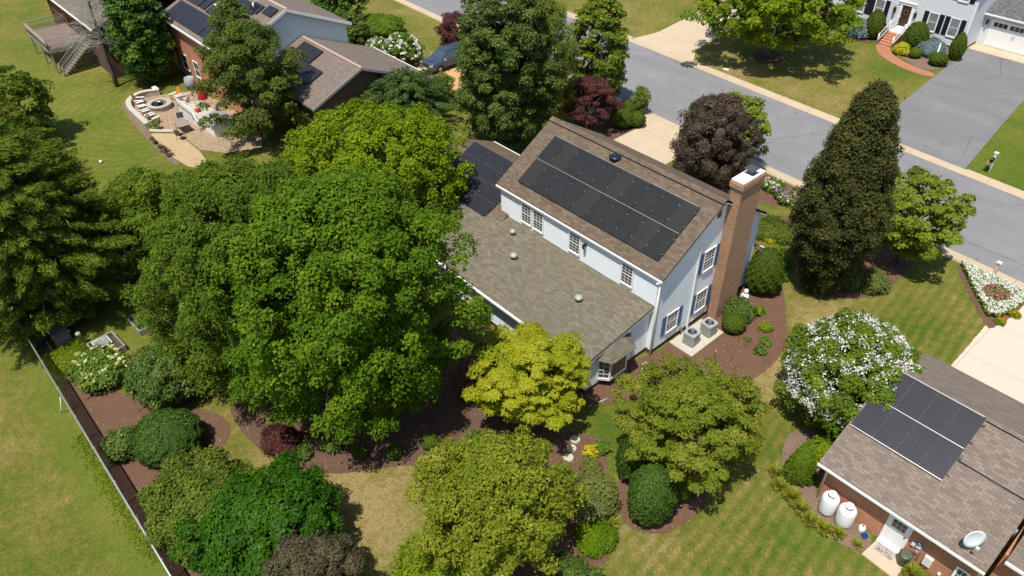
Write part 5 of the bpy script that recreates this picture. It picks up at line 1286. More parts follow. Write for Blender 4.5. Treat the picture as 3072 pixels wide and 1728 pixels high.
a0 = ac((.95, 2.42, .09), R(3), 'grey boxy air conditioner on the pad, the lower left of the two'); ac((1.12, 3.78, .09), R(-4), 'grey boxy air conditioner on the pad next to the chimney', a0)

# statue near the chimney
S = thing('garden_statue', (1.15, 7.15, 0), 'white robed garden statue standing between the chimney and a round shrub', 'statue')
mb = MB(); mb.lathe([(.26, 0), (.26, .12), (.22, .14), (.24, .3), (.21, .6), (.20, .85), (.23, 1.0), (.20, 1.10), (.09, 1.17), (.085, 1.20)], (1.15, 7.15, 0), 20, sx=1.0, sy=.85)
mb.lathe([(.0, 1.16), (.10, 1.20), (.135, 1.30), (.13, 1.38), (.09, 1.45), (0, 1.47)], (1.15, 7.15, 0), 16)
mb.tube([(1.33, 7.10, 1.02), (1.40, 7.0, .85), (1.27, 6.93, .86)], [.06, .055, .04], 8); mb.tube([(.97, 7.10, 1.02), (1.02, 6.98, .85), (1.2, 6.93, .88)], [.06, .055, .04], 8)
mb.build('figure', M['white'], S)
mb = MB(); mb.lathe([(.30, -.02), (.30, .06), (0, .07)], (1.15, 7.15, 0), 20); mb.build('plinth', M['shade_white'], S)

# stakes
for i, (x, y, h, lb) in enumerate(((2.62, 2.36, .62, 'thin dark stake with a pale tip in the mulch below the concrete pad'), (2.70, 4.50, .42, 'thin dark garden stake beside the small round clipped shrub'), (3.25, 4.42, .52, 'thin dark garden stake in the middle of the mulch bed'), (3.97, 4.38, .45, 'thin dark stake in front of the lowest green perennial'), (3.35, 2.9, .42, 'short dark stake in the open lower part of the mulch bed'), (3.9, 2.55, .36, 'shortest dark stake nearest the rim of the mulch bed'))):
    t = thing('garden_stake', (x, y, 0), lb, 'stake', 'thin stakes in the mulch bed'); mb = MB(); mb.tube([(x, y, 0), (x+.02, y-.01, h)], .014, 6); mb.build('rod', M['black'], t)
    if i == 0: mb = MB(); mb.tube([(x+.02, y-.01, h-.06), (x+.02, y-.01, h+.02)], .022, 6); mb.build('tip', M['white'], t)
def tuft(name, label, pos, r, h, mat, seed, cat='plant', group=None, n=None, flowers=None):
    t = thing(name, (*pos, 0), label, cat, group); g = np.random.default_rng(seed); n = n or int(80*r*r/.09+50)
    # arching blades: three leaves in a row per blade
    a = g.random(n)*6.283; tilt = .25+.9*g.random(n); ln = h*(.7+.5*g.random(n)); rr = r*.25*g.random(n)
    P, N, T, Lh, Wd, Rn = [], [], [], [], [], []
    cx, cy = pos; rd = g.random(n)
    px, py, pz = cx+rr*np.cos(a), cy+rr*np.sin(a), np.zeros(n)
    for k in range(3):
        th = tilt*(.35+.55*k); dx, dz = np.sin(th), np.cos(th); seg = ln/2.6
        T_ = np.stack([dx*np.cos(a), dx*np.sin(a), dz], 1); C_ = np.stack([px, py, pz], 1)+T_*seg[:, None]*.5
        N_ = np.stack([-dz*np.cos(a), -dz*np.sin(a), dx], 1); N_ = -N_*np.sign(N_[:, 2:3]+1e-6)*-1
        P.append(C_); N.append(N_); T.append(T_); Lh.append(seg*1.25); Wd.append(np.full(n, .035)); Rn.append(rd)
        px, py, pz = px+T_[:, 0]*seg, py+T_[:, 1]*seg, pz+T_[:, 2]*seg
    leaf_mesh('foliage', *(np.concatenate(q) for q in (P, N, T, Lh, Wd, Rn)), mat, t)
    return t
# low plants in that bed
def low(name, label, pos, r, h, mat, seed, cat='plant', group=None, leaf=.12, nb=14, asp=.6, **k):
    t = thing(name, (*pos, 0), label, cat, group); crown('foliage', t, (*pos, h*.5), r, h*.55, mat, seed, nb=nb, br=r*.42, leaf=leaf, asp=asp, floor=.0, inner=.3, **k); return t
low('perennial', 'yellowish green clump highest on the right side of the mulch bed', (3.15, 6.55), .42, .35, L['lime'], 71, group='young clumps in the mulch bed', leaf=.10)
low('perennial', 'pale green clump in the middle right of the mulch bed', (3.75, 5.55), .32, .32, L['perennial'], 72, group='young clumps in the mulch bed', leaf=.09)
low('perennial', 'broad leaved green clump lowest on the right of the mulch bed', (4.05, 4.65), .34, .36, L['perennial'], 73, group='young clumps in the mulch bed', leaf=.15)
low('perennial', 'smallest grey green clump left of the others in the mulch bed', (3.0, 5.0), .22, .2, L['greyg'], 74, group='young clumps in the mulch bed', leaf=.07, nb=8)
low('perennial', 'small yellow green clump between the statue and the dome shrub', (2.05, 7.4), .38, .5, L['lime'], 75, leaf=.09)
low('yellow_perennial', 'low plant with bright yellow tips nearest the road side of the front bed', (-2.75, 15.9), .42, .3, L['golden'], 76, leaf=.1)
low('yellow_perennial', 'bright yellow tipped low plant nearer the porch in the front bed', (-1.7, 14.3), .38, .3, L['golden'], 77, leaf=.1)
low('ground_cover_shrub', 'low dull green spreading shrub between the yellow plants and the porch', (-2.2, 15.0), 1.3, .5, L['hedge'], 78, nb=40, leaf=.1)
low('ground_cover_shrub', 'small dark shrub in the mulch left of the tall bronze tree', (.3, 14.2), .6, .5, L['greyg'], 79, leaf=.1)
low('perennial', 'bright green low plant behind the big dome shrub', (-.1, 12.4), .9, .8, L['lime'], 80, nb=30, leaf=.12)
low('perennial', 'small bluish green plant right behind the dome shrub', (1.0, 11.2), .6, .5, L['perennial'], 81, nb=20, leaf=.1)
low('foundation_shrub', 'grey green bushy shrub on the right rim of the bed below the bronze tree', (5.35, 14.6), .85, 1.1, L['greyg'], 82, 'shrub', nb=36, leaf=.12)
low('foundation_shrub', 'dark green shrub tucked under the right side of the bronze tree', (4.2, 13.9), .9, 1.2, L['rhodo'], 83, 'shrub', nb=34, leaf=.13)

# flower clumps by the road beyond the chimney
for i, (p, lb, pm) in enumerate((((-5.2, 19.9), 'clump of white flowers closest to the chimney top in the roadside bed', 'white_petal'), ((-3.6, 19.3), 'clump of white and purple flowers at the right end of the roadside bed', 'purple_petal'))):
    t = low('flower_clump', lb, p, .75, .7, L['perennial'], 90+i, 'flowers', 'flower clumps in the roadside bed', nb=24); g = random.Random(i)
    blossoms(t, [(p[0]+g.gauss(0, .38), p[1]+g.gauss(0, .38), .55+g.random()*.3) for _ in range(34)], .10, M[pm], i, size=.08)
    if i: blossoms(t, [(p[0]+.3+g.gauss(0, .4), p[1]-.2+g.gauss(0, .4), .5+g.random()*.25) for _ in range(40)], .09, M['white_petal'], i+5, size=.08)
# triangular bed of white flowers by the road
fbp = [(8.0, 20.95), (10.2, 20.85), (12.1, 20.75), (12.3, 19.8), (12.15, 18.4), (11.75, 17.2), (11.3, 17.0), (9.7, 18.8)]
def in_poly(x, y, P):
    c = np.zeros(len(x), bool)
    for (x0, y0), (x1, y1) in zip(P, P[1:]+P[:1]):
        k = ((y0 > y) != (y1 > y)) & (x < (x1-x0)*(y-y0)/(y1-y0+1e-12)+x0); c ^= k
    return c
t = thing('flower_bed', (10.6, 19.4, 0), 'triangular bed packed with white flowers and a pinkish centre by the road and driveway', 'flower bed')
g = np.random.default_rng(3); n = 9000; xx = 7.8+4.8*g.random(n); yy = 16.8+4.3*g.random(n); k = in_poly(xx, yy, fbp); xx, yy = xx[k], yy[k]; n = len(xx)
zz = .10+.28*g.random(n)+.08*np.sin(xx*5)*np.cos(yy*4)
leaf_mesh('foliage', np.stack([xx, yy, zz], 1), unit(g.normal(size=(n, 3))*.6+[0, 0, 1]), g.normal(size=(n, 3)), np.full(n, .16), np.full(n, .10), g.random(n), L['aster'], t)
n = 2600; xx = 7.8+4.8*g.random(n); yy = 16.8+4.3*g.random(n); k = in_poly(xx, yy, fbp); xx, yy = xx[k], yy[k]
ctr = ((xx-10.85)/.75)**2+((yy-19.2)/.8)**2 < 1
for nm, sel, mt in (('blossom', ~ctr, 'white_petal'), ('centre_blossom', ctr & (g.random(len(xx)) < .7), 'pink_petal')):
    blossoms(t, [(a, b, .36+.12*random.Random(int(a*1000)).random()) for a, b in zip(xx[sel], yy[sel])], .05, M[mt], 5, nm, petals=5, size=.085)
for i, (p, lb) in enumerate((((12.35, 18.25), 'orange marigold clump at the driveway corner, the one nearer the road'), ((12.05, 17.0), 'orange marigold clump at the lawn end of the white flower bed'))):
    t = low('marigold_clump', lb, p, .3, .32, L['lime'], 95+i, 'flowers', 'orange marigolds by the driveway', leaf=.08); g_ = random.Random(i+7)
    blossoms(t, [(p[0]+g_.gauss(0, .13), p[1]+g_.gauss(0, .13), .28+.08*g_.random()) for _ in range(26)], .05, M['orange_petal'], i+20, petals=7, size=.06)
# posts and mailboxes
t = thing('lamp_post', (9.95, 21.1, 0), 'short beige square post with white cap behind the white flower bed', 'post')
mb = MB(); mb.box(9.78, 10.12, 20.95, 21.29, -.05, .12); mb.build('base', M['stonecap'], t); mb = MB(); mb.box(9.85, 10.05, 21.02, 21.22, .12, 1.15); mb.build('shaft', M['concrete_pink'], t, bevel=.01)
mb = MB(); mb.box(9.80, 10.10, 20.97, 21.27, 1.15, 1.2); mb.lathe([(.20, 1.2), (.0, 1.27)], (9.95, 21.12, 0), 4); mb.build('cap', M['white'], t)
t = thing('mailbox', (4.35, 34.3, 0), 'black mailbox on a white post standing in the grass beyond the road', 'mailbox')
mb = MB(); mb.box(4.27, 4.43, 34.2, 34.36, -.05, 1.5); mb.box(4.22, 4.48, 34.15, 34.41, 1.5, 1.56); mb.build('post', M['white'], t); mb = MB(); mb.box(4.30, 4.40, 33.75, 34.2, .88, .96); mb.build('arm', M['white'], t)
mb = MB(); mb.box(4.24, 4.46, 33.62, 34.12, .97, 1.12)
mb.tube([(4.35, 33.62, 1.12), (4.35, 34.12, 1.12)], .11, 16); mb.build('box', M['black'], t)
mb = MB(); mb.box(4.05, 4.2, 34.1, 34.3, .5, .75); mb.build('paper_holder', M['concrete_orange'], t)
tuft('grass_tuft', 'dark grass tuft at the foot of the mailbox post', (4.2, 34.15), .3, .35, L['perennial'], 97)
t = thing('lamp_post', (-7.62, 50.9, 0), 'slim white lamp post without a lantern in front of the blue spruce shrub', 'post'); mb = MB(); mb.tube([(-7.62, 50.9, -.05), (-7.62, 50.9, 1.95)], .07, 10); mb.lathe([(.09, 1.95), (.05, 2.02), (0, 2.03)], (-7.62, 50.9, 0), 10); mb.build('shaft', M['white'], t)
t = thing('drain_cover', (-20.3, 35.3, 0), 'small white utility cover in the grass next to the far kerb', 'cover'); mb = MB(); mb.box(-20.7, -20.1, 35.2, 35.5, -.02, .04); mb.build('lid', M['white'], t, bevel=.01)
# stepping stones
for i, (x, y, lb) in enumerate(((1.46, -7.44, 'round pale stepping stone, the one nearest the house'), (1.73, -7.99, 'round pale stepping stone in the middle of the three'), (2.03, -8.49, 'round pale stepping stone, the farthest from the house and partly overgrown'))):
    mb = MB(); mb.lathe([(.25, .0), (.25, .075), (.23, .085), (.0, .085)], (0, 0, 0), 22, smooth=False); o = mb.build('stepping_stone', M['stonecap']); o.location = (x, y, .012); tag(o, lb, 'stepping stone', 'round stepping stones')
# splash block and boxes by the bay window
t = thing('splash_block', (.62, -1.05, 0), 'white plastic splash block lying in the mulch by the bay window', 'splash block'); mb = MB(); mb.box(.45, .95, -1.35, -.95, 0.02, .09); mb.box(.25, .45, -.95, -.7, .02, .16); mb.build('tray', M['white'], t, bevel=.02)
t = thing('wooden_steps', (-4.3, -9.96, 0), 'red brown wooden deck stairs between the big maple and the yellow tree', 'steps', local=True, rz=R(45))
for i in range(7): mb = MB(); mb.box(.05, 1.35, .05+i*.3, .36+i*.3, .15+i*.17, .19+i*.17); mb.build('tread', M['redwood'], t); mb = MB(); mb.box(.05, 1.35, .33+i*.3, .35+i*.3, .19+i*.17, .32+i*.17); mb.build('riser', M['redwood'], t)
for x in (0, 1.4): mb = MB(); mb.prism([(0, 0), (0, .24), (2.15, 1.42), (2.15, 1.1), (.3, 0)], (V3(x, 0, 0), V3(0, 1, 0), V3(0, 0, 1), V3(1, 0, 0)), -.04, .04); mb.build('stringer', M['redwood'], t)
for x in (0, 1.4): mb = MB(); mb.tube([(x, 0, 1.0), (x, 2.15, 2.2)], .055, 4); mb.tube([(x, 0, 0), (x, 0, 1.05)], .06, 4); mb.tube([(x, 2.15, 1.2), (x, 2.15, 2.3)], .06, 4); mb.tube([(x, 0, .6), (x, 2.15, 1.8)], .03, 4); mb.build('handrail', M['redwood'], t)
t = thing('rear_deck', (-4, -6.6, 0), 'small red brown wooden deck platform under the trees behind the white house', 'deck'); 
mb = MB()
for i in range(10): mb.box(-6.3, -2.4, -8.4+i*.168, -8.4+i*.168+.155, 1.2, 1.24)
mb.build('decking', M['redwood'], t)
for x, y in ((-6.2, -8.3), (-4.4, -8.3), (-2.5, -8.3)): mb = MB(); mb.box(x-.06, x+.06, y-.06, y+.06, 0, 2.2); mb.build('post', M['redwood'], t)
t = thing('edging_board', (.3, -4.7, 0), 'pale timber edging frame on the ground at the corner of the rear addition', 'edging')
mb = MB(); mb.tube([(-.2, -4.9, .06), (.55, -4.75, .06), (.7, -4.2, .06)], .05, 4); mb.build('board', M['stonecap'], t)

# propane tanks and things by the brick wall
def tank(loc, label, src=None):
    if src: return put(copy_tree(src), loc, .6, label)
    t = thing('propane_tank', loc, label, 'tank', 'white propane tanks', local=True)
    mb = MB(); mb.lathe([(.28, .0), (.30, .05), (.36, .10), (.385, .2), (.385, .95), (.36, 1.06), (.28, 1.14), (.15, 1.18), (0, 1.19)], (0, 0, 0), 32); mb.build('vessel', M['tank'], t)
    mb = MB(); mb.lathe([(.18, 1.15), (.19, 1.30), (.17, 1.345), (.10, 1.365), (0, 1.37)], (0, 0, 0), 24); mb.build('dome_cap', M['white'], t)
    mb = MB(); mb.tube([(.192*math.cos(a), .192*math.sin(a), 1.20) for a in [R(-150+k*12) for k in range(11)]], .012, 4, cap=False); mb.build('cap_hinge', M['black'], t)
    mb = MB(); mb.lathe([(.29, -.02), (.29, .05)], (0, 0, 0), 24); mb.build('foot_ring', M['dkgrey'], t); return t
t0 = tank((12.03, -1.98, .02), 'upright white propane tank nearest the corner of the brick house'); tank((12.86, -2.0, .02), 'upright white propane tank on the right, nearer the blue bucket', t0)
t = thing('small_gas_bottle', (13.62, -1.78, 0), 'small round white gas bottle beside the blue bucket', 'gas bottle'); mb = MB(); mb.lathe([(.12, .0), (.15, .06), (.15, .30), (.12, .37), (.0, .39)], (13.62, -1.78, 0.02), 20); mb.build('body', M['white'], t)
mb = MB(); mb.box(13.57, 13.67, -1.81, -1.76, .40, .46); mb.build('valve', M['dkgrey'], t)
t = thing('blue_bucket', (13.88, -2.0, 0), 'open blue plastic tub beside the small gas bottle', 'bucket'); mb = MB()
P_ = [(.10, .02), (.15, .26), (.165, .27), (.14, .255), (.095, .05), (0, .05)]; mb.lathe(P_, (13.88, -2.0, .0), 4, smooth=False); mb.build('tub', M['bluep'], t)
def matt():
    b = NB('patterned_doormat', .95, .1); v = b.n('TexVoronoi'); v.inputs['Scale'].default_value = 11; b.l(b.coord(), v.inputs[0]); n = b.noise(9, b.coord(), 3, .6, 2)
    b.base(b.mix(b.math('GREATER_THAN', n, .52), (.42, .36, .33), (.13, .10, .10))); return b.m
t = thing('doormat', (14.85, -2.0, 0), 'patterned grey doormat with a pale border before the brick house door', 'doormat'); mb = MB(); mb.box(14.40, 15.28, -2.25, -1.72, .072, .082); mb.build('border', plain('mat_border', (.45, .36, .33), .9), t); mb = MB(); mb.box(14.46, 15.22, -2.19, -1.78, .083, .090); mb.build('pile', matt(), t)
t = thing('round_bin', (15.58, -1.98, 0), 'dark green round bin with a coiled hose on its lid beside the doormat', 'bin'); mb = MB(); mb.lathe([(.20, 0), (.27, .62), (.28, .66), (.27, .68), (0, .68)], (15.58, -1.98, .07), 24); mb.build('bin_body', M['greenp'], t)
for i, r_ in enumerate((.08, .14, .20)): mb = MB(); mb.tube([(15.58+r_*math.cos(a), -1.98+r_*math.sin(a), .765) for a in [k*math.pi/9 for k in range(19)]], .018, 5, cap=False); mb.build('hose_coil', plain('olive_hose', (.16, .17, .10)) if i == 0 else bpy.data.materials['olive_hose'], t)

# bottom-left garden: planters, box, marker
def planter(name, label, cx, cy, w_, d_, h_, rz, matn, fill=True):
    t = thing(name, (cx, cy, 0), label, 'planter', local=True, rz=rz)
    mb = MB()
    for x0, x1, y0, y1 in ((-w_/2, w_/2, -d_/2, -d_/2+.07), (-w_/2, w_/2, d_/2-.07, d_/2), (-w_/2, -w_/2+.07, -d_/2+.07, d_/2-.07), (w_/2-.07, w_/2, -d_/2+.07, d_/2-.07)):
        mb.box(x0, x1, y0, y1, 0, h_)
    mb.build('frame', M[matn], t); mb = MB(); mb.box(-w_/2+.07, w_/2-.07, -d_/2+.07, d_/2-.07, 0, h_*(.7 if fill else .35)); mb.build('soil', M['soil'], t); return t
t1 = planter('raised_bed', 'raised wooden garden bed with a white framed mesh lid behind the yellow hydrangea', -21.0, -22.35, 1.75, 1.5, .42, R(4), 'wood', False)
mb = MB(); w1, d1 = .8, .75
for a, b in (((-w1/2-.3, -.5), (w1/2-.3, -.5)), ((w1/2-.3, -.5), (w1/2-.3, .35)), ((w1/2-.3, .35), (-w1/2-.3, .35)), ((-w1/2-.3, .35), (-w1/2-.3, -.5))): mb.tube([(a[0], a[1], .44), (b[0], b[1], .44)], .025, 4)
mb.build('lid_frame', M['white'], t1); mb = MB(); mb.box(-.68, .08, -.48, .33, .42, .43); mb.build('lid_mesh', plain('grey_mesh', (.20, .23, .23)), t1)
t2 = planter('raised_bed', 'raised wooden garden bed full of green vegetables close to the big maple', -21.7, -19.9, 1.7, 1.35, .40, R(3), 'wood')
crown('vegetables', t2, (0, 0, .4), .75, .25, L['perennial'], 101, nb=26, br=.22, leaf=.12, floor=.25, ry=.55)
t = thing('storage_box', (-23.6, -24.0, 0), 'grey brown garden storage box with a lid under the big conifer', 'box', local=True, rz=R(2))
mb = MB(); mb.box(-.62, .62, -.45, .40, 0, .7); mb.build('box_body', M['wood'], t); mb = MB(); mb.slab([(-.68, -.50, .74), (.68, -.50, .74), (.68, .45, .86), (-.68, .45, .86)], .04); mb.build('lid', plain('worn_lid', (.20, .18, .15), var=.4), t)
t = thing('utility_pedestal', (-22.45, -23.25, 0), 'pale green round utility pedestal with domed top next to the storage box', 'utility post'); mb = MB(); mb.lathe([(.14, -.02), (.135, .75), (.15, .76), (.15, .84), (.10, .90), (0, .92)], (-22.45, -23.25, 0), 18); mb.build('housing', M['palegreen'], t)
t = thing('debris_bag', (-23.9, -25.0, 0), 'crumpled black bag on the ground beside the fence and storage box', 'bag'); g = np.random.default_rng(9)
mb = MB(); n1, n2 = 12, 6
for i in range(n2):
    for k in range(n1):
        def f(i, k): a = 2*math.pi*k/n1; th = math.pi/2*i/n2; r_ = .33*(1+.18*math.sin(5*a+i)); return V3(-23.9+r_*math.cos(a)*math.cos(th), -25.0+r_*.8*math.sin(a)*math.cos(th), .26*math.sin(th)*(1+.2*math.sin(3*a)))
        mb.face([f(i, k), f(i, k+1), f(i+1, k+1), f(i+1, k)])
mb.build('bag', plain('black_plastic', (.03, .03, .035), .25, .6), t)
mb = MB(); mb.tube([(-23.9, -24.75, .28), (-22.9, -24.75, .05)], .04, 4); o = mb.build('wood_plank', M['stonecap']); tag(o, 'short pale wooden plank leaning by the black bag', 'plank')

# ================================================================== TREES AND SHRUBS
ck_ = dict
tree('maple_tree', 'large dark green maple with drooping leaves, left one of the big pair behind the house', 'tree', (-12.2, -16.1), 6.7, 4.7, 6.1, L['mapledk'], 11, tr=.24,
     crown_kw=ck_(style='oval', wobk=.6, nb=680, br=0.45, leaf=.165, asp=.42, droop=.8, up=.3, jit=.20, inner=.5, sq=1.15), limbs=22)
tree('maple_tree', 'largest bright green maple in the centre overhanging the rear roof of the white house', 'tree', (-7.35, -13.8), 7.2, 5.2, 6.1, L['maple'], 12, tr=.27,
     crown_kw=ck_(style='oval', wobk=.55, nb=800, br=0.46, leaf=.145, asp=.70, up=.4, jit=.20, inner=.5, dens=.9, sq=1.15, droop=.3), limbs=24)
tree('maple_tree', 'yellow green maple rising behind the two big maples near the garage roof', 'tree', (-18.9, -5.0), 5.2, 5.1, 4.2, L['mapleyl'], 13, tr=.2,
     crown_kw=ck_(style='oval', wobk=.5, nb=560, br=0.46, leaf=.17, asp=.72, up=.45, jit=.13, inner=.4, sq=1.05), limbs=14)
tree('conifer_tree', 'huge dark olive conifer with feathery sprays at the left edge above the fence', 'tree', (-26.6, -23.3), 5.6, 5.0, 5.7, L['conifer'], 14, tr=.25,
     crown_kw=ck_(style='egg', nb=437, br=0.50, leaf=.28, asp=.22, spray=True, up=.2, jit=.16, inner=.55, sq=.55, dens=1.15, droop=.1, wild=1.0), limbs=10)
tree('conifer_tree', 'feathery dark conifer in front of the huge one, its top reaching the left lawn', 'tree', (-33.4, -23.2), 5.0, 4.2, 5.0, L['conifer'], 15, tr=.2,
     crown_kw=ck_(style='egg', nb=297, br=0.49, leaf=.28, asp=.22, spray=True, up=.2, jit=.16, inner=.5, sq=.55, wild=1.0), limbs=6)
tree('conifer_tree', 'yellowish conifer at the left edge below the dark upper conifer', 'tree', (-42.5, -21.6), 3.8, 3.6, 3.8, L['conifer2'], 16, tr=.18,
     crown_kw=ck_(style='egg', nb=192, br=0.48, leaf=.28, asp=.24, spray=True, up=.25, inner=.4, sq=.6, wild=1.0), limbs=5)
tree('conifer_tree', 'upper conifer at the left edge casting its shade on the lawn', 'tree', (-50.2, -18.9), 3.4, 3.3, 3.4, L['conifer'], 17, tr=.18,
     crown_kw=ck_(style='round', nb=175, br=0.48, leaf=.28, asp=.4, up=.3, inner=.4), limbs=5)
tree('juniper_tree', 'soft fresh green tree at the lawn edge behind the dark big maple', 'tree', (-26.2, -17.0), 3.5, 2.9, 3.4, L['backl'], 18, tr=.14,
     crown_kw=ck_(nb=175, br=0.46, leaf=.24, asp=.3, up=.35, inner=.45, sq=.7, wild=1.0, tone=.05), limbs=8)
tree('juniper_tree', 'small yellow green tree at the left lawn above the fresh green one', 'tree', (-31.5, -15.9), 1.9, 2.1, 1.9, L['backl'], 19, tr=.1,
     crown_kw=ck_(nb=80, br=0.42, leaf=.22, asp=.3, up=.4, inner=.4, tone=.12), limbs=5)
tree('holly_tree', 'tall dark glossy holly against the left end of the orange brick house', 'tree', (-55.0, -6.0), 5.2, 2.7, 5.1, L['holly'], 20, tr=.16,
     crown_kw=ck_(style='egg', nb=227, br=0.52, leaf=.26, asp=.6, inner=.4), limbs=6)
tree('birch_tree', 'loose olive tree with pale stems in front of the orange brick house', 'tree', (-37.6, -3.6), 5.3, 4.2, 4.4, L['birch'], 21, tr=.15, bark='galv',
     crown_kw=ck_(style='egg', nb=218, br=0.55, leaf=.21, asp=.5, inner=.3, jit=.3, hole=.22, wild=1.0, loose=.1), limbs=34)
tree('birch_tree', 'tall narrow olive tree top beside the loose olive tree, overlapping the blue grey gable', 'tree', (-40.4, -3.0), 6.3, 2.4, 4.4, L['birch'], 22, tr=.12, bark='galv',
     crown_kw=ck_(style='egg', nb=105, br=0.49, leaf=.21, asp=.5, inner=.3, jit=.2, wild=1.0), limbs=18)
shrub('cedar_shrub', 'blue green feathery cedar by the garage gable of the orange brick house', 'shrub', (-32.2, 6.9), 3.2, 2.2, L['cedar'], 23, nb=166, br=0.42, leaf=.28, asp=.24, up=.4, inner=.4, wild=1.0, jit=.2, spray=True)
shrub('dark_shrub', 'small dark clipped shrub beside the orange driveway and the big evergreen', 'shrub', (-33.2, 11.2), 1.3, 1.3, L['conifer'], 24, nb=45, br=0.35, leaf=.18, asp=.4)
tree('evergreen_tree', 'tall dark evergreen behind the garage wing, tallest tree left of the main roof', 'tree', (-23.2, 10.1), 6.7, 3.9, 6.6, L['evergreen'], 25, tr=.22,
     crown_kw=ck_(style='column', nb=385, br=0.50, leaf=.18, asp=.6, inner=.5, jit=.16), limbs=10)
tree('weeping_tree', 'pale green weeping tree with hanging strands on the left side of the tall dark evergreen', 'tree', (-26.5, 11.3), 4.5, 2.3, 4.2, L['willow'], 26, tr=.12,
     crown_kw=ck_(style='column', nb=157, br=0.43, leaf=.30, asp=.2, droop=1.4, up=.1, sq=1.6, inner=.4, jit=.2, hole=.05), limbs=10)
tree('weeping_tree', 'pale green weeping tree with hanging strands on the right side of the tall dark evergreen', 'tree', (-22.6, 13.6), 5.9, 2.5, 5.2, L['willow'], 27, tr=.12,
     crown_kw=ck_(style='column', nb=175, br=0.43, leaf=.30, asp=.2, droop=1.4, up=.1, sq=1.6, inner=.4, jit=.2, hole=.05), limbs=10)
tree('magnolia_tree', 'upright glossy magnolia with yellow green leaves at the road side of the dark red maple', 'tree', (-23.2, 20.2), 5.2, 2.75, 4.7, L['magnolia'], 28, tr=.16,
     crown_kw=ck_(style='egg', nb=227, br=0.46, leaf=.26, asp=.5, inner=.35, jit=.18, sq=.6), limbs=8)
tree('japanese_maple', 'spreading dark red maple with pale stems above the main roof ridge', 'tree', (-20.9, 16.7), 2.7, 2.3, 1.75, L['redmaple'], 29, tr=.07, bark='galv',
     crown_kw=ck_(nb=140, br=0.35, leaf=.16, asp=.4, up=.6, sq=.45, inner=.2, jit=.18, hole=.05), limbs=26, trunk_top=.3)
tree('japanese_maple', 'small round dark red maple beside the blue SUV and the road', 'tree', (-42.2, 20.1), 1.85, 1.9, 1.6, L['redmaple'], 30, tr=.07,
     crown_kw=ck_(nb=87, br=0.35, leaf=.17, asp=.45, inner=.3), limbs=6)
for i, (p, r, lb) in enumerate((((-42.4, 13.6), 1.75, 'large round bush of white blooms next to the garage wing and the SUV'), ((-45.1, 12.6), 1.2, 'smaller white blooming bush farther left behind the garage wing roof'))):
    t = shrub('hydrangea_bush', lb, 'shrub', p, r, r*.85, L['perennial'], 31+i, 'white hydrangea bushes', nb=70, br=0.35, leaf=.17, inner=.4); g = np.random.default_rng(i); d = unit(g.normal(size=(150 if i == 0 else 90, 3))); d = d[d[:, 2] > -.25]
    blossoms(t, [(p[0]+a*r, p[1]+b*r, r*.85+c_*r*.85) for a, b, c_ in d], .15, M['white_petal'], i, petals=18, size=.13)
shrub('clipped_hedge', 'low oval pale green hedge on the lawn at the top left of the road', 'hedge', (-50.4, 16.4), 2.45, .95, L['backl'], 33, clip=ck_(leaf=.14, style='round'), ry=None)
tree('dark_tree', 'dark green tree at the top edge behind the blue grey gable', 'tree', (-52.8, 13.4), 3.1, 2.6, 2.8, L['holly'], 34, crown_kw=ck_(nb=115, br=0.49, leaf=.26, inner=.35), limbs=6)
tree('dark_tree', 'dark shrubby tree between the blue grey gable and the oval hedge', 'tree', (-48.2, 12.0), 2.0, 1.7, 2.0, L['evergreen'], 35, tr=.1, crown_kw=ck_(nb=63, br=0.42, leaf=.24, inner=.35), limbs=5)
tree('shade_tree', 'broad sunlit tree at the top casting a wide shadow on the lawn across the road', 'tree', (-19.4, 40.6), 5.9, 7.1, 4.2, L['pear'], 36, tr=.28,
     crown_kw=ck_(nb=367, br=0.63, leaf=.27, asp=.7, up=.5, inner=.4, jit=.14, sq=.65), limbs=16, trunk_top=.5)
tree('weeping_plum', 'purple black weeping tree between the main roof and the road', 'tree', (-9.2, 17.6), 3.4, 3.0, 3.3, L['purple'], 37, tr=.13,
     crown_kw=ck_(style='egg', nb=245, br=0.42, leaf=.19, asp=.42, droop=.9, up=.25, sq=1.1, inner=.45, jit=.17, wild=1.0), limbs=20)
tree('street_maple', 'light green maple showing behind the purple black weeping tree, next to the road', 'tree', (-9.4, 20.3), 3.3, 2.6, 2.5, L['dogwood'], 38, tr=.1,
     crown_kw=ck_(nb=108, br=0.42, leaf=.24, asp=.6, inner=.3, jit=.2, sq=.6), limbs=10)
tree('slim_conifer', 'slender pointed conifer at the left edge of the purple black weeping tree', 'tree', (-13.2, 20.2), 2.0, .6, 2.0, L['hedge'], 39, tr=.05, crown_kw=ck_(style='spire', nb=70, br=0.21, leaf=.14, asp=.4, inner=.4), limbs=3)
tree('columnar_beech', 'very tall dark bronze green columnar tree right of the chimney', 'tree', (3.2, 12.1), 6.6, 2.6, 6.75, L['beech'], 40, tr=.2,
     crown_kw=ck_(style='beech', wobk=.1, loose=.1, nb=665, br=0.39, leaf=.13, asp=.62, inner=.5, jit=.05, up=.3, sq=1.0, dens=.95), limbs=8)
tree('dogwood_tree', 'light green spreading tree between the tall bronze tree and the road', 'tree', (5.2, 18.3), 3.6, 2.95, 2.6, L['dogwood'], 41, tr=.11,
     crown_kw=ck_(nb=192, br=0.42, leaf=.22, asp=.6, inner=.25, jit=.2, sq=.5, hole=.08), limbs=26)
shrub('dome_shrub', 'big smooth clipped dome shrub beside the white house front corner', 'shrub', (.95, 9.35), 1.15, 1.6, L['yew'], 42, clip=ck_(leaf=.085, style='egg', dens=1.0, rough=.03))
shrub('round_shrub', 'small round clipped shrub next to the air conditioners', 'shrub', (1.9, 5.1), .68, .55, L['yew'], 43, clip=ck_(leaf=.08, rough=.04))
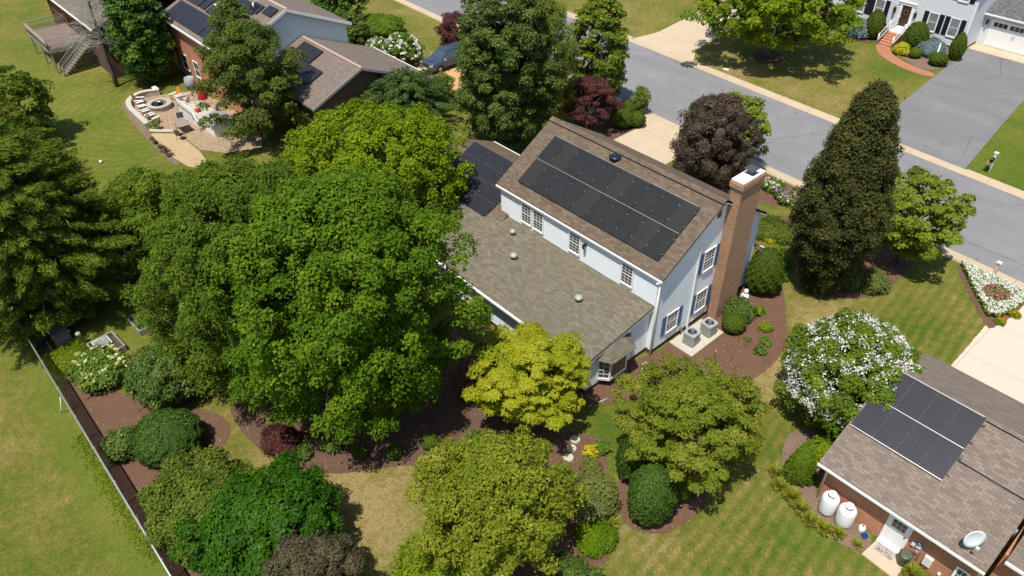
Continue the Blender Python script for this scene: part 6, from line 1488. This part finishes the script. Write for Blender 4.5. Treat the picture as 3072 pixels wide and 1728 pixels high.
low('broadleaf_shrub', 'deep green leafy shrub at the foot of the chimney in front of the statue', (1.45, 6.2), .82, 1.1, L['rhodo'], 44, 'shrub', nb=34, leaf=.17, asp=.42)
# crape myrtle
t = tree('crape_myrtle', 'white blooming crape myrtle between the round beds and the brick house roof', 'tree', (9.35, 3.3), 3.1, 3.05, 2.85, L['myrtle'], 45, tr=.1, crown_kw=ck_(nb=262, br=0.42, leaf=.16, asp=.5, inner=.4, jit=.12, up=.5, sq=.9, loose=.05, wobk=.4), limbs=20)
g = np.random.default_rng(46); d = unit(g.normal(size=(1800, 3))); d = d[(d[:, 2] > -.35) & (np.sin(d[:, 0]*9+1)*np.cos(d[:, 1]*8)+1.3*g.random(len(d)) > .15)][:950]; k = 1.0-.13*g.random(len(d))
blossoms(t, [(9.35+a*3.06*q, 3.3+b*3.06*q, 3.1+c_*2.86*q+.08) for (a, b, c_), q in zip(d, k)], .17, leafmat('creamy_petals', (.52, .53, .44), (.70, .70, .61), (.82, .81, .74), .2), 47, petals=17, size=.08, sq=1.5)
shrub('dwarf_spruce', 'dense green cone shaped spruce at the corner of the brick house', 'shrub', (10.1, -1.25), .85, 1.3, L['backl'], 48, clip=ck_(leaf=.09, style='cone', rough=.05, dens=1.2))
low('bright_shrub', 'bright lime leaved shrub between the cone spruce and the crape myrtle', (10.35, .55), .75, 1.1, L['lime'], 49, 'shrub', nb=26, leaf=.16)
low('bright_shrub', 'small lime green shrub at the top of the crape myrtle beside the roof', (11.3, 6.6), .7, .8, L['lime'], 50, 'shrub', nb=14, leaf=.15)
tree('layered_dogwood', 'green and bronze layered tree over the mulch bed right of the bay window', 'tree', (6.1, -4.9), 3.6, 3.15, 2.3, L['kousa'], 51, tr=.12,
     crown_kw=ck_(nb=297, br=0.36, leaf=.14, asp=.5, up=.6, sq=.55, inner=.35, jit=.24, dens=1.1, wild=.8, hole=.05), limbs=20)
for i, (p, r, rz, lb) in enumerate((((4.95, -6.9), 1.08, 1.55, 'upper left egg shaped clipped shrub under the layered bronze tree'), ((6.75, -8.2), 1.10, 1.75, 'largest egg shaped clipped shrub, the lower one below the layered bronze tree'), ((7.05, -6.3), .72, 1.2, 'small round clipped shrub in the shade right of the large egg shaped one'))):
    shrub('egg_shrub', lb, 'shrub', p, r, rz, L['box'], 52+i, 'egg shaped clipped shrubs', clip=ck_(leaf=.09, style='egg', rough=.035))
tree('yellow_maple', 'golden yellow maple in front of the rear addition roof', 'tree', (-.85, -8.35), 3.5, 2.65, 2.15, L['gold_tree'], 55, tr=.10,
     crown_kw=ck_(nb=262, br=0.35, leaf=.17, asp=.34, up=.9, sq=.42, inner=.2, jit=.2, hole=.08, dens=1.25, wild=.6), limbs=24)
tree('green_maple', 'shaded green upper limb of a small maple between the yellow maple and the stairs', 'tree', (-2.2, -8.9), 2.9, 1.5, 2.2, L['maple'], 56, tr=.07,
     crown_kw=ck_(nb=80, br=0.34, leaf=.18, asp=.4, up=.6, sq=.6, inner=.3), limbs=8)
tree('lime_maple', 'wide lime green maple at the bottom centre of the yard', 'tree', (3.65, -14.6), 3.8, 3.0, 2.8, L['jm'], 57, tr=.13,
     crown_kw=ck_(nb=367, br=0.39, leaf=.155, asp=.5, up=.4, sq=.75, inner=.45, jit=.22, dens=.85, wild=1.2, hole=.06), limbs=30)
low('lime_shrub', 'very bright lime foliage at the bottom edge below the wide lime maple', (3.1, -16.9), 1.9, 1.3, L['lime'], 58, 'shrub', nb=80, leaf=.16, asp=.45)
low('garden_shrub', 'airy grey green shrub beside the stepping stones', (4.75, -9.6), 1.05, 1.9, L['greyg'], 59, 'shrub', nb=46, leaf=.15, asp=.35)
low('golden_shrub', 'small bright yellow shrub next to the middle stepping stone', (2.6, -7.55), .42, .6, L['golden'], 60, 'shrub', nb=14, leaf=.12)
low('garden_shrub', 'small pale green plant between the yellow shrub and the lawn by the stones', (2.75, -7.0), .45, .45, L['perennial'], 61, 'plant', nb=14, leaf=.13)
low('garden_shrub', 'bluish green low plant just below the yellow shrub by the stones', (3.2, -8.2), .5, .5, L['greyg'], 62, 'plant', nb=14, leaf=.12)
low('fern_clump', 'bright fresh green round clump at the lower end of the stepping stone bed', (6.1, -11.0), .82, .7, L['lime'], 63, 'plant', nb=36, leaf=.14, asp=.35, tone=-.3)
low('dark_shrub', 'dark green shrub in the shade at the lower right of the wide lime maple', (6.9, -13.4), 1.0, 1.7, L['evergreen'], 64, 'shrub', nb=44, leaf=.15)
tuft('iris_clump', 'spiky green iris clump below the airy grey green shrub', (5.9, -10.0), .35, .6, L['lily'], 65)
shrub('rough_hedge', 'broad rough olive green hedge along the fence at the bottom left', 'hedge', (-6.6, -23.0), 2.7, 1.15, L['hedge'], 66, zc=1.1, nb=262, br=0.39, leaf=.14, asp=.55, inner=.4, style='box', jit=.1, ry=2.15)
tree('garden_maple', 'deep saturated green dense tree at the bottom left', 'tree', (-2.7, -21.5), 2.2, 2.8, 1.8, L['deep'], 67, tr=.12,
     crown_kw=ck_(nb=297, br=0.42, leaf=.16, asp=.6, inner=.4, jit=.12, up=.6), limbs=10)
shrub('purple_shrub', 'purple brown bushy shrub at the bottom edge next to the deep green tree', 'shrub', (.15, -21.5), 2.0, 1.85, L['purplebl'], 68, nb=192, br=0.32, leaf=.12, asp=.55, inner=.4, jit=.18)
shrub('rhododendron', 'tall rounded leathery leaved shrub at the left foot of the dark big maple', 'shrub', (-15.0, -21.0), 1.75, 1.6, L['rhodo'], 69, nb=157, br=0.35, leaf=.15, asp=.5, inner=.4, jit=.09)
shrub('round_shrub', 'large smooth round clipped shrub in the lower left mulch bed', 'shrub', (-11.45, -22.6), 1.62, 1.1, L['box'], 70, clip=ck_(leaf=.085, rough=.035, dens=1.1), zc=1.05)
low('leafy_shrub', 'small loose leathery shrub between the large round shrub and the fence', (-12.95, -24.3), .82, 1.2, L['rhodo'], 171, 'shrub', nb=40, leaf=.14)
t = low('yellow_hydrangea', 'loose bush with yellow white flower heads in front of the raised bed', (-18.9, -23.2), 1.35, 1.2, L['perennial'], 172, 'shrub', nb=46, leaf=.17); g = random.Random(4)
blossoms(t, [(-18.9+g.uniform(-1.25, 1.25), -23.2+g.uniform(-1.1, 1.1), .9+g.random()*.6) for _ in range(85)], .10, M['cream_petal'], 8, petals=14, size=.12)
low('broadleaf_shrub', 'dark green broad leaved plant at the left of the yellow flowered bush', (-19.9, -24.1), .6, .6, L['rhodo'], 173, 'plant', nb=18, leaf=.22)
low('weeds', 'tall fresh green weeds around the utility pedestal', (-21.7, -24.2), 1.0, .3, L['weed'], 174, 'weeds', nb=34, leaf=.12, asp=.3)
low('weeds', 'leafy undergrowth below the big conifer at the upper end of the fence', (-25.0, -24.9), 1.1, .8, L['perennial'], 175, 'weeds', nb=30, leaf=.2)
low('red_maple_shrub', 'low dark red leaved shrub at the shade edge below the big maples', (-8.1, -18.4), .95, .8, L['redmaple'], 176, 'shrub', nb=26, leaf=.13, asp=.4)
for i, (p, r, lb) in enumerate((((-4.9, -15.9), .38, 'small round shrub in shade, left one of three at the bed rim'), ((-3.8, -14.7), .4, 'small round shrub in shade, middle one of three at the bed rim'), ((-3.1, -13.0), .45, 'small round shrub in shade, nearest the stairs of the three at the bed rim'))):
    shrub('small_boxwood', lb, 'shrub', p, r, r*.8, L['yew'], 180+i, 'small round shrubs at the bed rim', clip=ck_(leaf=.07))
# grass weeds along the fence
def weeds(name, x0, x1, y, seed, n):
    g = np.random.default_rng(seed); x = x0+(x1-x0)*g.random(n); yy = y-np.abs(g.normal(0, .28, n)); z = .01+.05*g.random(n)
    o = leaf_mesh(name, np.stack([x, yy, z], 1), unit(g.normal(size=(n, 3))+[0, 0, .6]), g.normal(size=(n, 3))+[0, 0, 1], np.full(n, .17), np.full(n, .05), g.random(n), L['weed']); tag(o, 'long bright green grass growing along the lawn side of the fence', 'grass', kind='stuff')
weeds('fence_grass', -15.6, -6.0, -25.55, 5, 1500)
# daylilies along the brick house bed
for i, (x, y, r) in enumerate(((9.35, -2.0, .5), (9.95, -2.5, .5), (10.6, -2.55, .55), (11.2, -2.75, .55), (11.8, -2.95, .5), (12.5, -2.9, .5), (13.1, -2.7, .45), (13.9, -2.6, .3), (16.1, -2.3, .55))):
    tuft('daylily_clump', ['arching daylily clump at the far end beside the cone spruce', 'arching daylily clump second from the cone spruce', 'arching daylily clump third from the cone spruce beside the tank corner', 'arching daylily clump beside the left white propane tank', 'arching daylily clump between the two white tanks and the lawn', 'arching daylily clump in front of the right propane tank', 'arching daylily clump between the right tank and the blue bucket', 'smallest dark daylily clump near the concrete step', 'arching daylily clump by the dark green bin at the bottom edge'][i], (x+.06*math.sin(i*5), y+.1*math.cos(i*7)), r*1.1, r*.8, L['lily'], 190+i, group='daylily clumps along the brick house')
# shrubs before the house across the road
for i, (nm, p, r, rz, mt, lb) in enumerate((
    ('blue_spruce_shrub', (-16.4, 52.2), 1.35, .95, 'bluesp', 'blue grey spruce shrub left of the steps, near the tree shadow'),
    ('round_yew', (-14.9, 52.6), 1.05, 1.45, 'yew', 'tall round green shrub with a brown patch immediately left of the brick steps'),
    ('round_yew', (-10.75, 53.0), 1.25, 1.35, 'yew', 'largest round green shrub immediately right of the brick steps'),
    ('blue_spruce_shrub', (-8.9, 52.9), 1.15, .75, 'bluesp', 'blue grey spruce shrub right of the steps behind the white post'),
    ('low_yew', (-9.6, 50.9), .6, .5, 'hedge', 'low dark shrub between the golden shrub and the blue spruce'),
    ('low_yew', (-7.3, 50.8), .85, .6, 'yew', 'low round shrub at the foot of the white post near the driveway'),
    ('oval_yew', (-6.75, 53.2), .75, 1.35, 'yew', 'tall oval clipped shrub at the house corner beside the driveway'))):
    if mt == 'bluesp': low(nm, lb, p, r, rz*1.6, L[mt], 200+i, 'shrub', 'shrubs before the house across the road', nb=46, leaf=.2, asp=.3)
    else: shrub(nm, lb, 'shrub', p, r, rz, L[mt], 200+i, 'shrubs before the house across the road', clip=ck_(leaf=.11, rough=.06, style='egg' if rz > 1 else 'round'))
low('golden_shrub', 'bright golden yellow shrub right of the brick steps', (-10.9, 50.8), .72, .95, L['golden'], 210, 'shrub', nb=30, leaf=.15)
for i, (p, r, lb) in enumerate((((-18.6, 20.3), .75, 'small clipped round shrub at the driveway corner below the magnolia'), ((-19.3, 19.3), .95, 'larger dark round shrub behind the driveway corner shrub'), ((-20.4, 21.3), .8, 'dark round shrub in the shade of the magnolia near the road'))):
    shrub('driveway_shrub', lb, 'shrub', p, r, r*.85, L['yew'], 220+i, 'round shrubs at the driveway corner', clip=ck_(leaf=.09))
low('weeping_shrub', 'light green drooping shrub by the road at the lower edge of the magnolia', (-20.0, 22.3), .8, 2.3, L['willow'], 224, 'shrub', nb=26, leaf=.22, asp=.25, droop=1.2)
# dead bare tree, upper left
bt = thing('dead_tree', (-56.4, -8.9, 0), 'bare grey leaning tree with fine dead branches in front of the old house', 'tree')
g = random.Random(8); base = V3(-56.4, -8.9, -.1); topp = V3(-56.6, -8.7, 10.5)
mb = MB(); pts = [base.lerp(topp, i/8)+V3(g.uniform(-.08, .08), g.uniform(-.08, .08), 0) for i in range(9)]; mb.tube(pts, [.21*(1-.8*i/8) for i in range(9)], 8); mb.build('trunk', M['bark'], bt)
mb = MB()
def twig(p, d, l, r, dep):
    e = p+d*l; m = p.lerp(e, .5)+V3(g.uniform(-1, 1), g.uniform(-1, 1), g.uniform(-.3, .6))*l*.08
    mb.tube([p, m, e], [r, r*.75, r*.5], 3, cap=False)
    if dep:
        for k in range(5 if dep > 1 else 5):
            f = g.uniform(.25, 1); q = p.lerp(e, f); nd = (d+V3(g.uniform(-1, 1), g.uniform(-1, 1), g.uniform(-.7, .5))*.85).normalized(); twig(q, nd, l*g.uniform(.35, .55), r*.5, dep-1)
for k in range(95):
    f = g.uniform(.38, .99); p = base.lerp(topp, f); a = g.uniform(0, 6.283); twig(p, V3(math.cos(a), math.sin(a), g.uniform(-.05, .75)).normalized(), 2.7*(1.12-f)+.5, .022, 2)
mb.build('branches', M['greybark'], bt)

for i, (p, r, lb) in enumerate((((-9.6, -17.6), .7, 'shaded green plant at the rim of the dark bed next to the red shrub'), ((-6.3, -16.6), .55, 'shaded green plant in the dark bed between the red shrub and the small round shrubs'), ((-1.6, -11.4), .6, 'shaded green plant in the dark bed close to the lime maple top'), ((-6.9, -17.9), .5, 'low bluish plant on the lawn side of the dark bed'))):
    low('shade_plant', lb, p, r, r*1.1, L['evergreen' if i % 2 else 'perennial'], 240+i, 'plant', 'shade plants under the big maples', nb=18, leaf=.16)

# fallen leaves and chips lying on the beds, with a few blown on to the lawn
g = np.random.default_rng(77); X_, Y_ = [], []
for nm, pts, mt in beds[:11]:
    P_ = [tuple(p) for p in pts]; x0, x1 = min(p[0] for p in P_), max(p[0] for p in P_); y0, y1 = min(p[1] for p in P_), max(p[1] for p in P_)
    n = int((x1-x0)*(y1-y0)*11); x = x0+(x1-x0)*g.random(n); y = y0+(y1-y0)*g.random(n); k = in_poly(x, y, P_); X_.append(x[k]); Y_.append(y[k])
n = 2200; X_.append(-12+26*g.random(n)); Y_.append(-22+20*g.random(n))
X_, Y_ = np.concatenate(X_), np.concatenate(Y_); k = ~((X_ > -17.3) & (X_ < -.1) & (Y_ > -5.1) & (Y_ < 9.2)) & ~((X_ > 0) & (X_ < 1.8) & (Y_ > 1.4) & (Y_ < 4.6)) & ~((X_ > 11) & (Y_ > -1.6) & (Y_ < 9)); X_, Y_ = X_[k], Y_[k]; n = len(X_)
tag(leaf_mesh('leaf_litter', np.stack([X_, Y_, np.full(n, .045)], 1), unit(g.normal(size=(n, 3))*.25+[0, 0, 1]), g.normal(size=(n, 3)), .05+.07*g.random(n), .03+.04*g.random(n), g.random(n), leafmat('dry_leaf_litter', (.10, .055, .035), (.24, .15, .085), (.42, .31, .18), .1)), 'scattered dry leaves and bark chips on the mulch beds', 'leaf litter', kind='stuff')
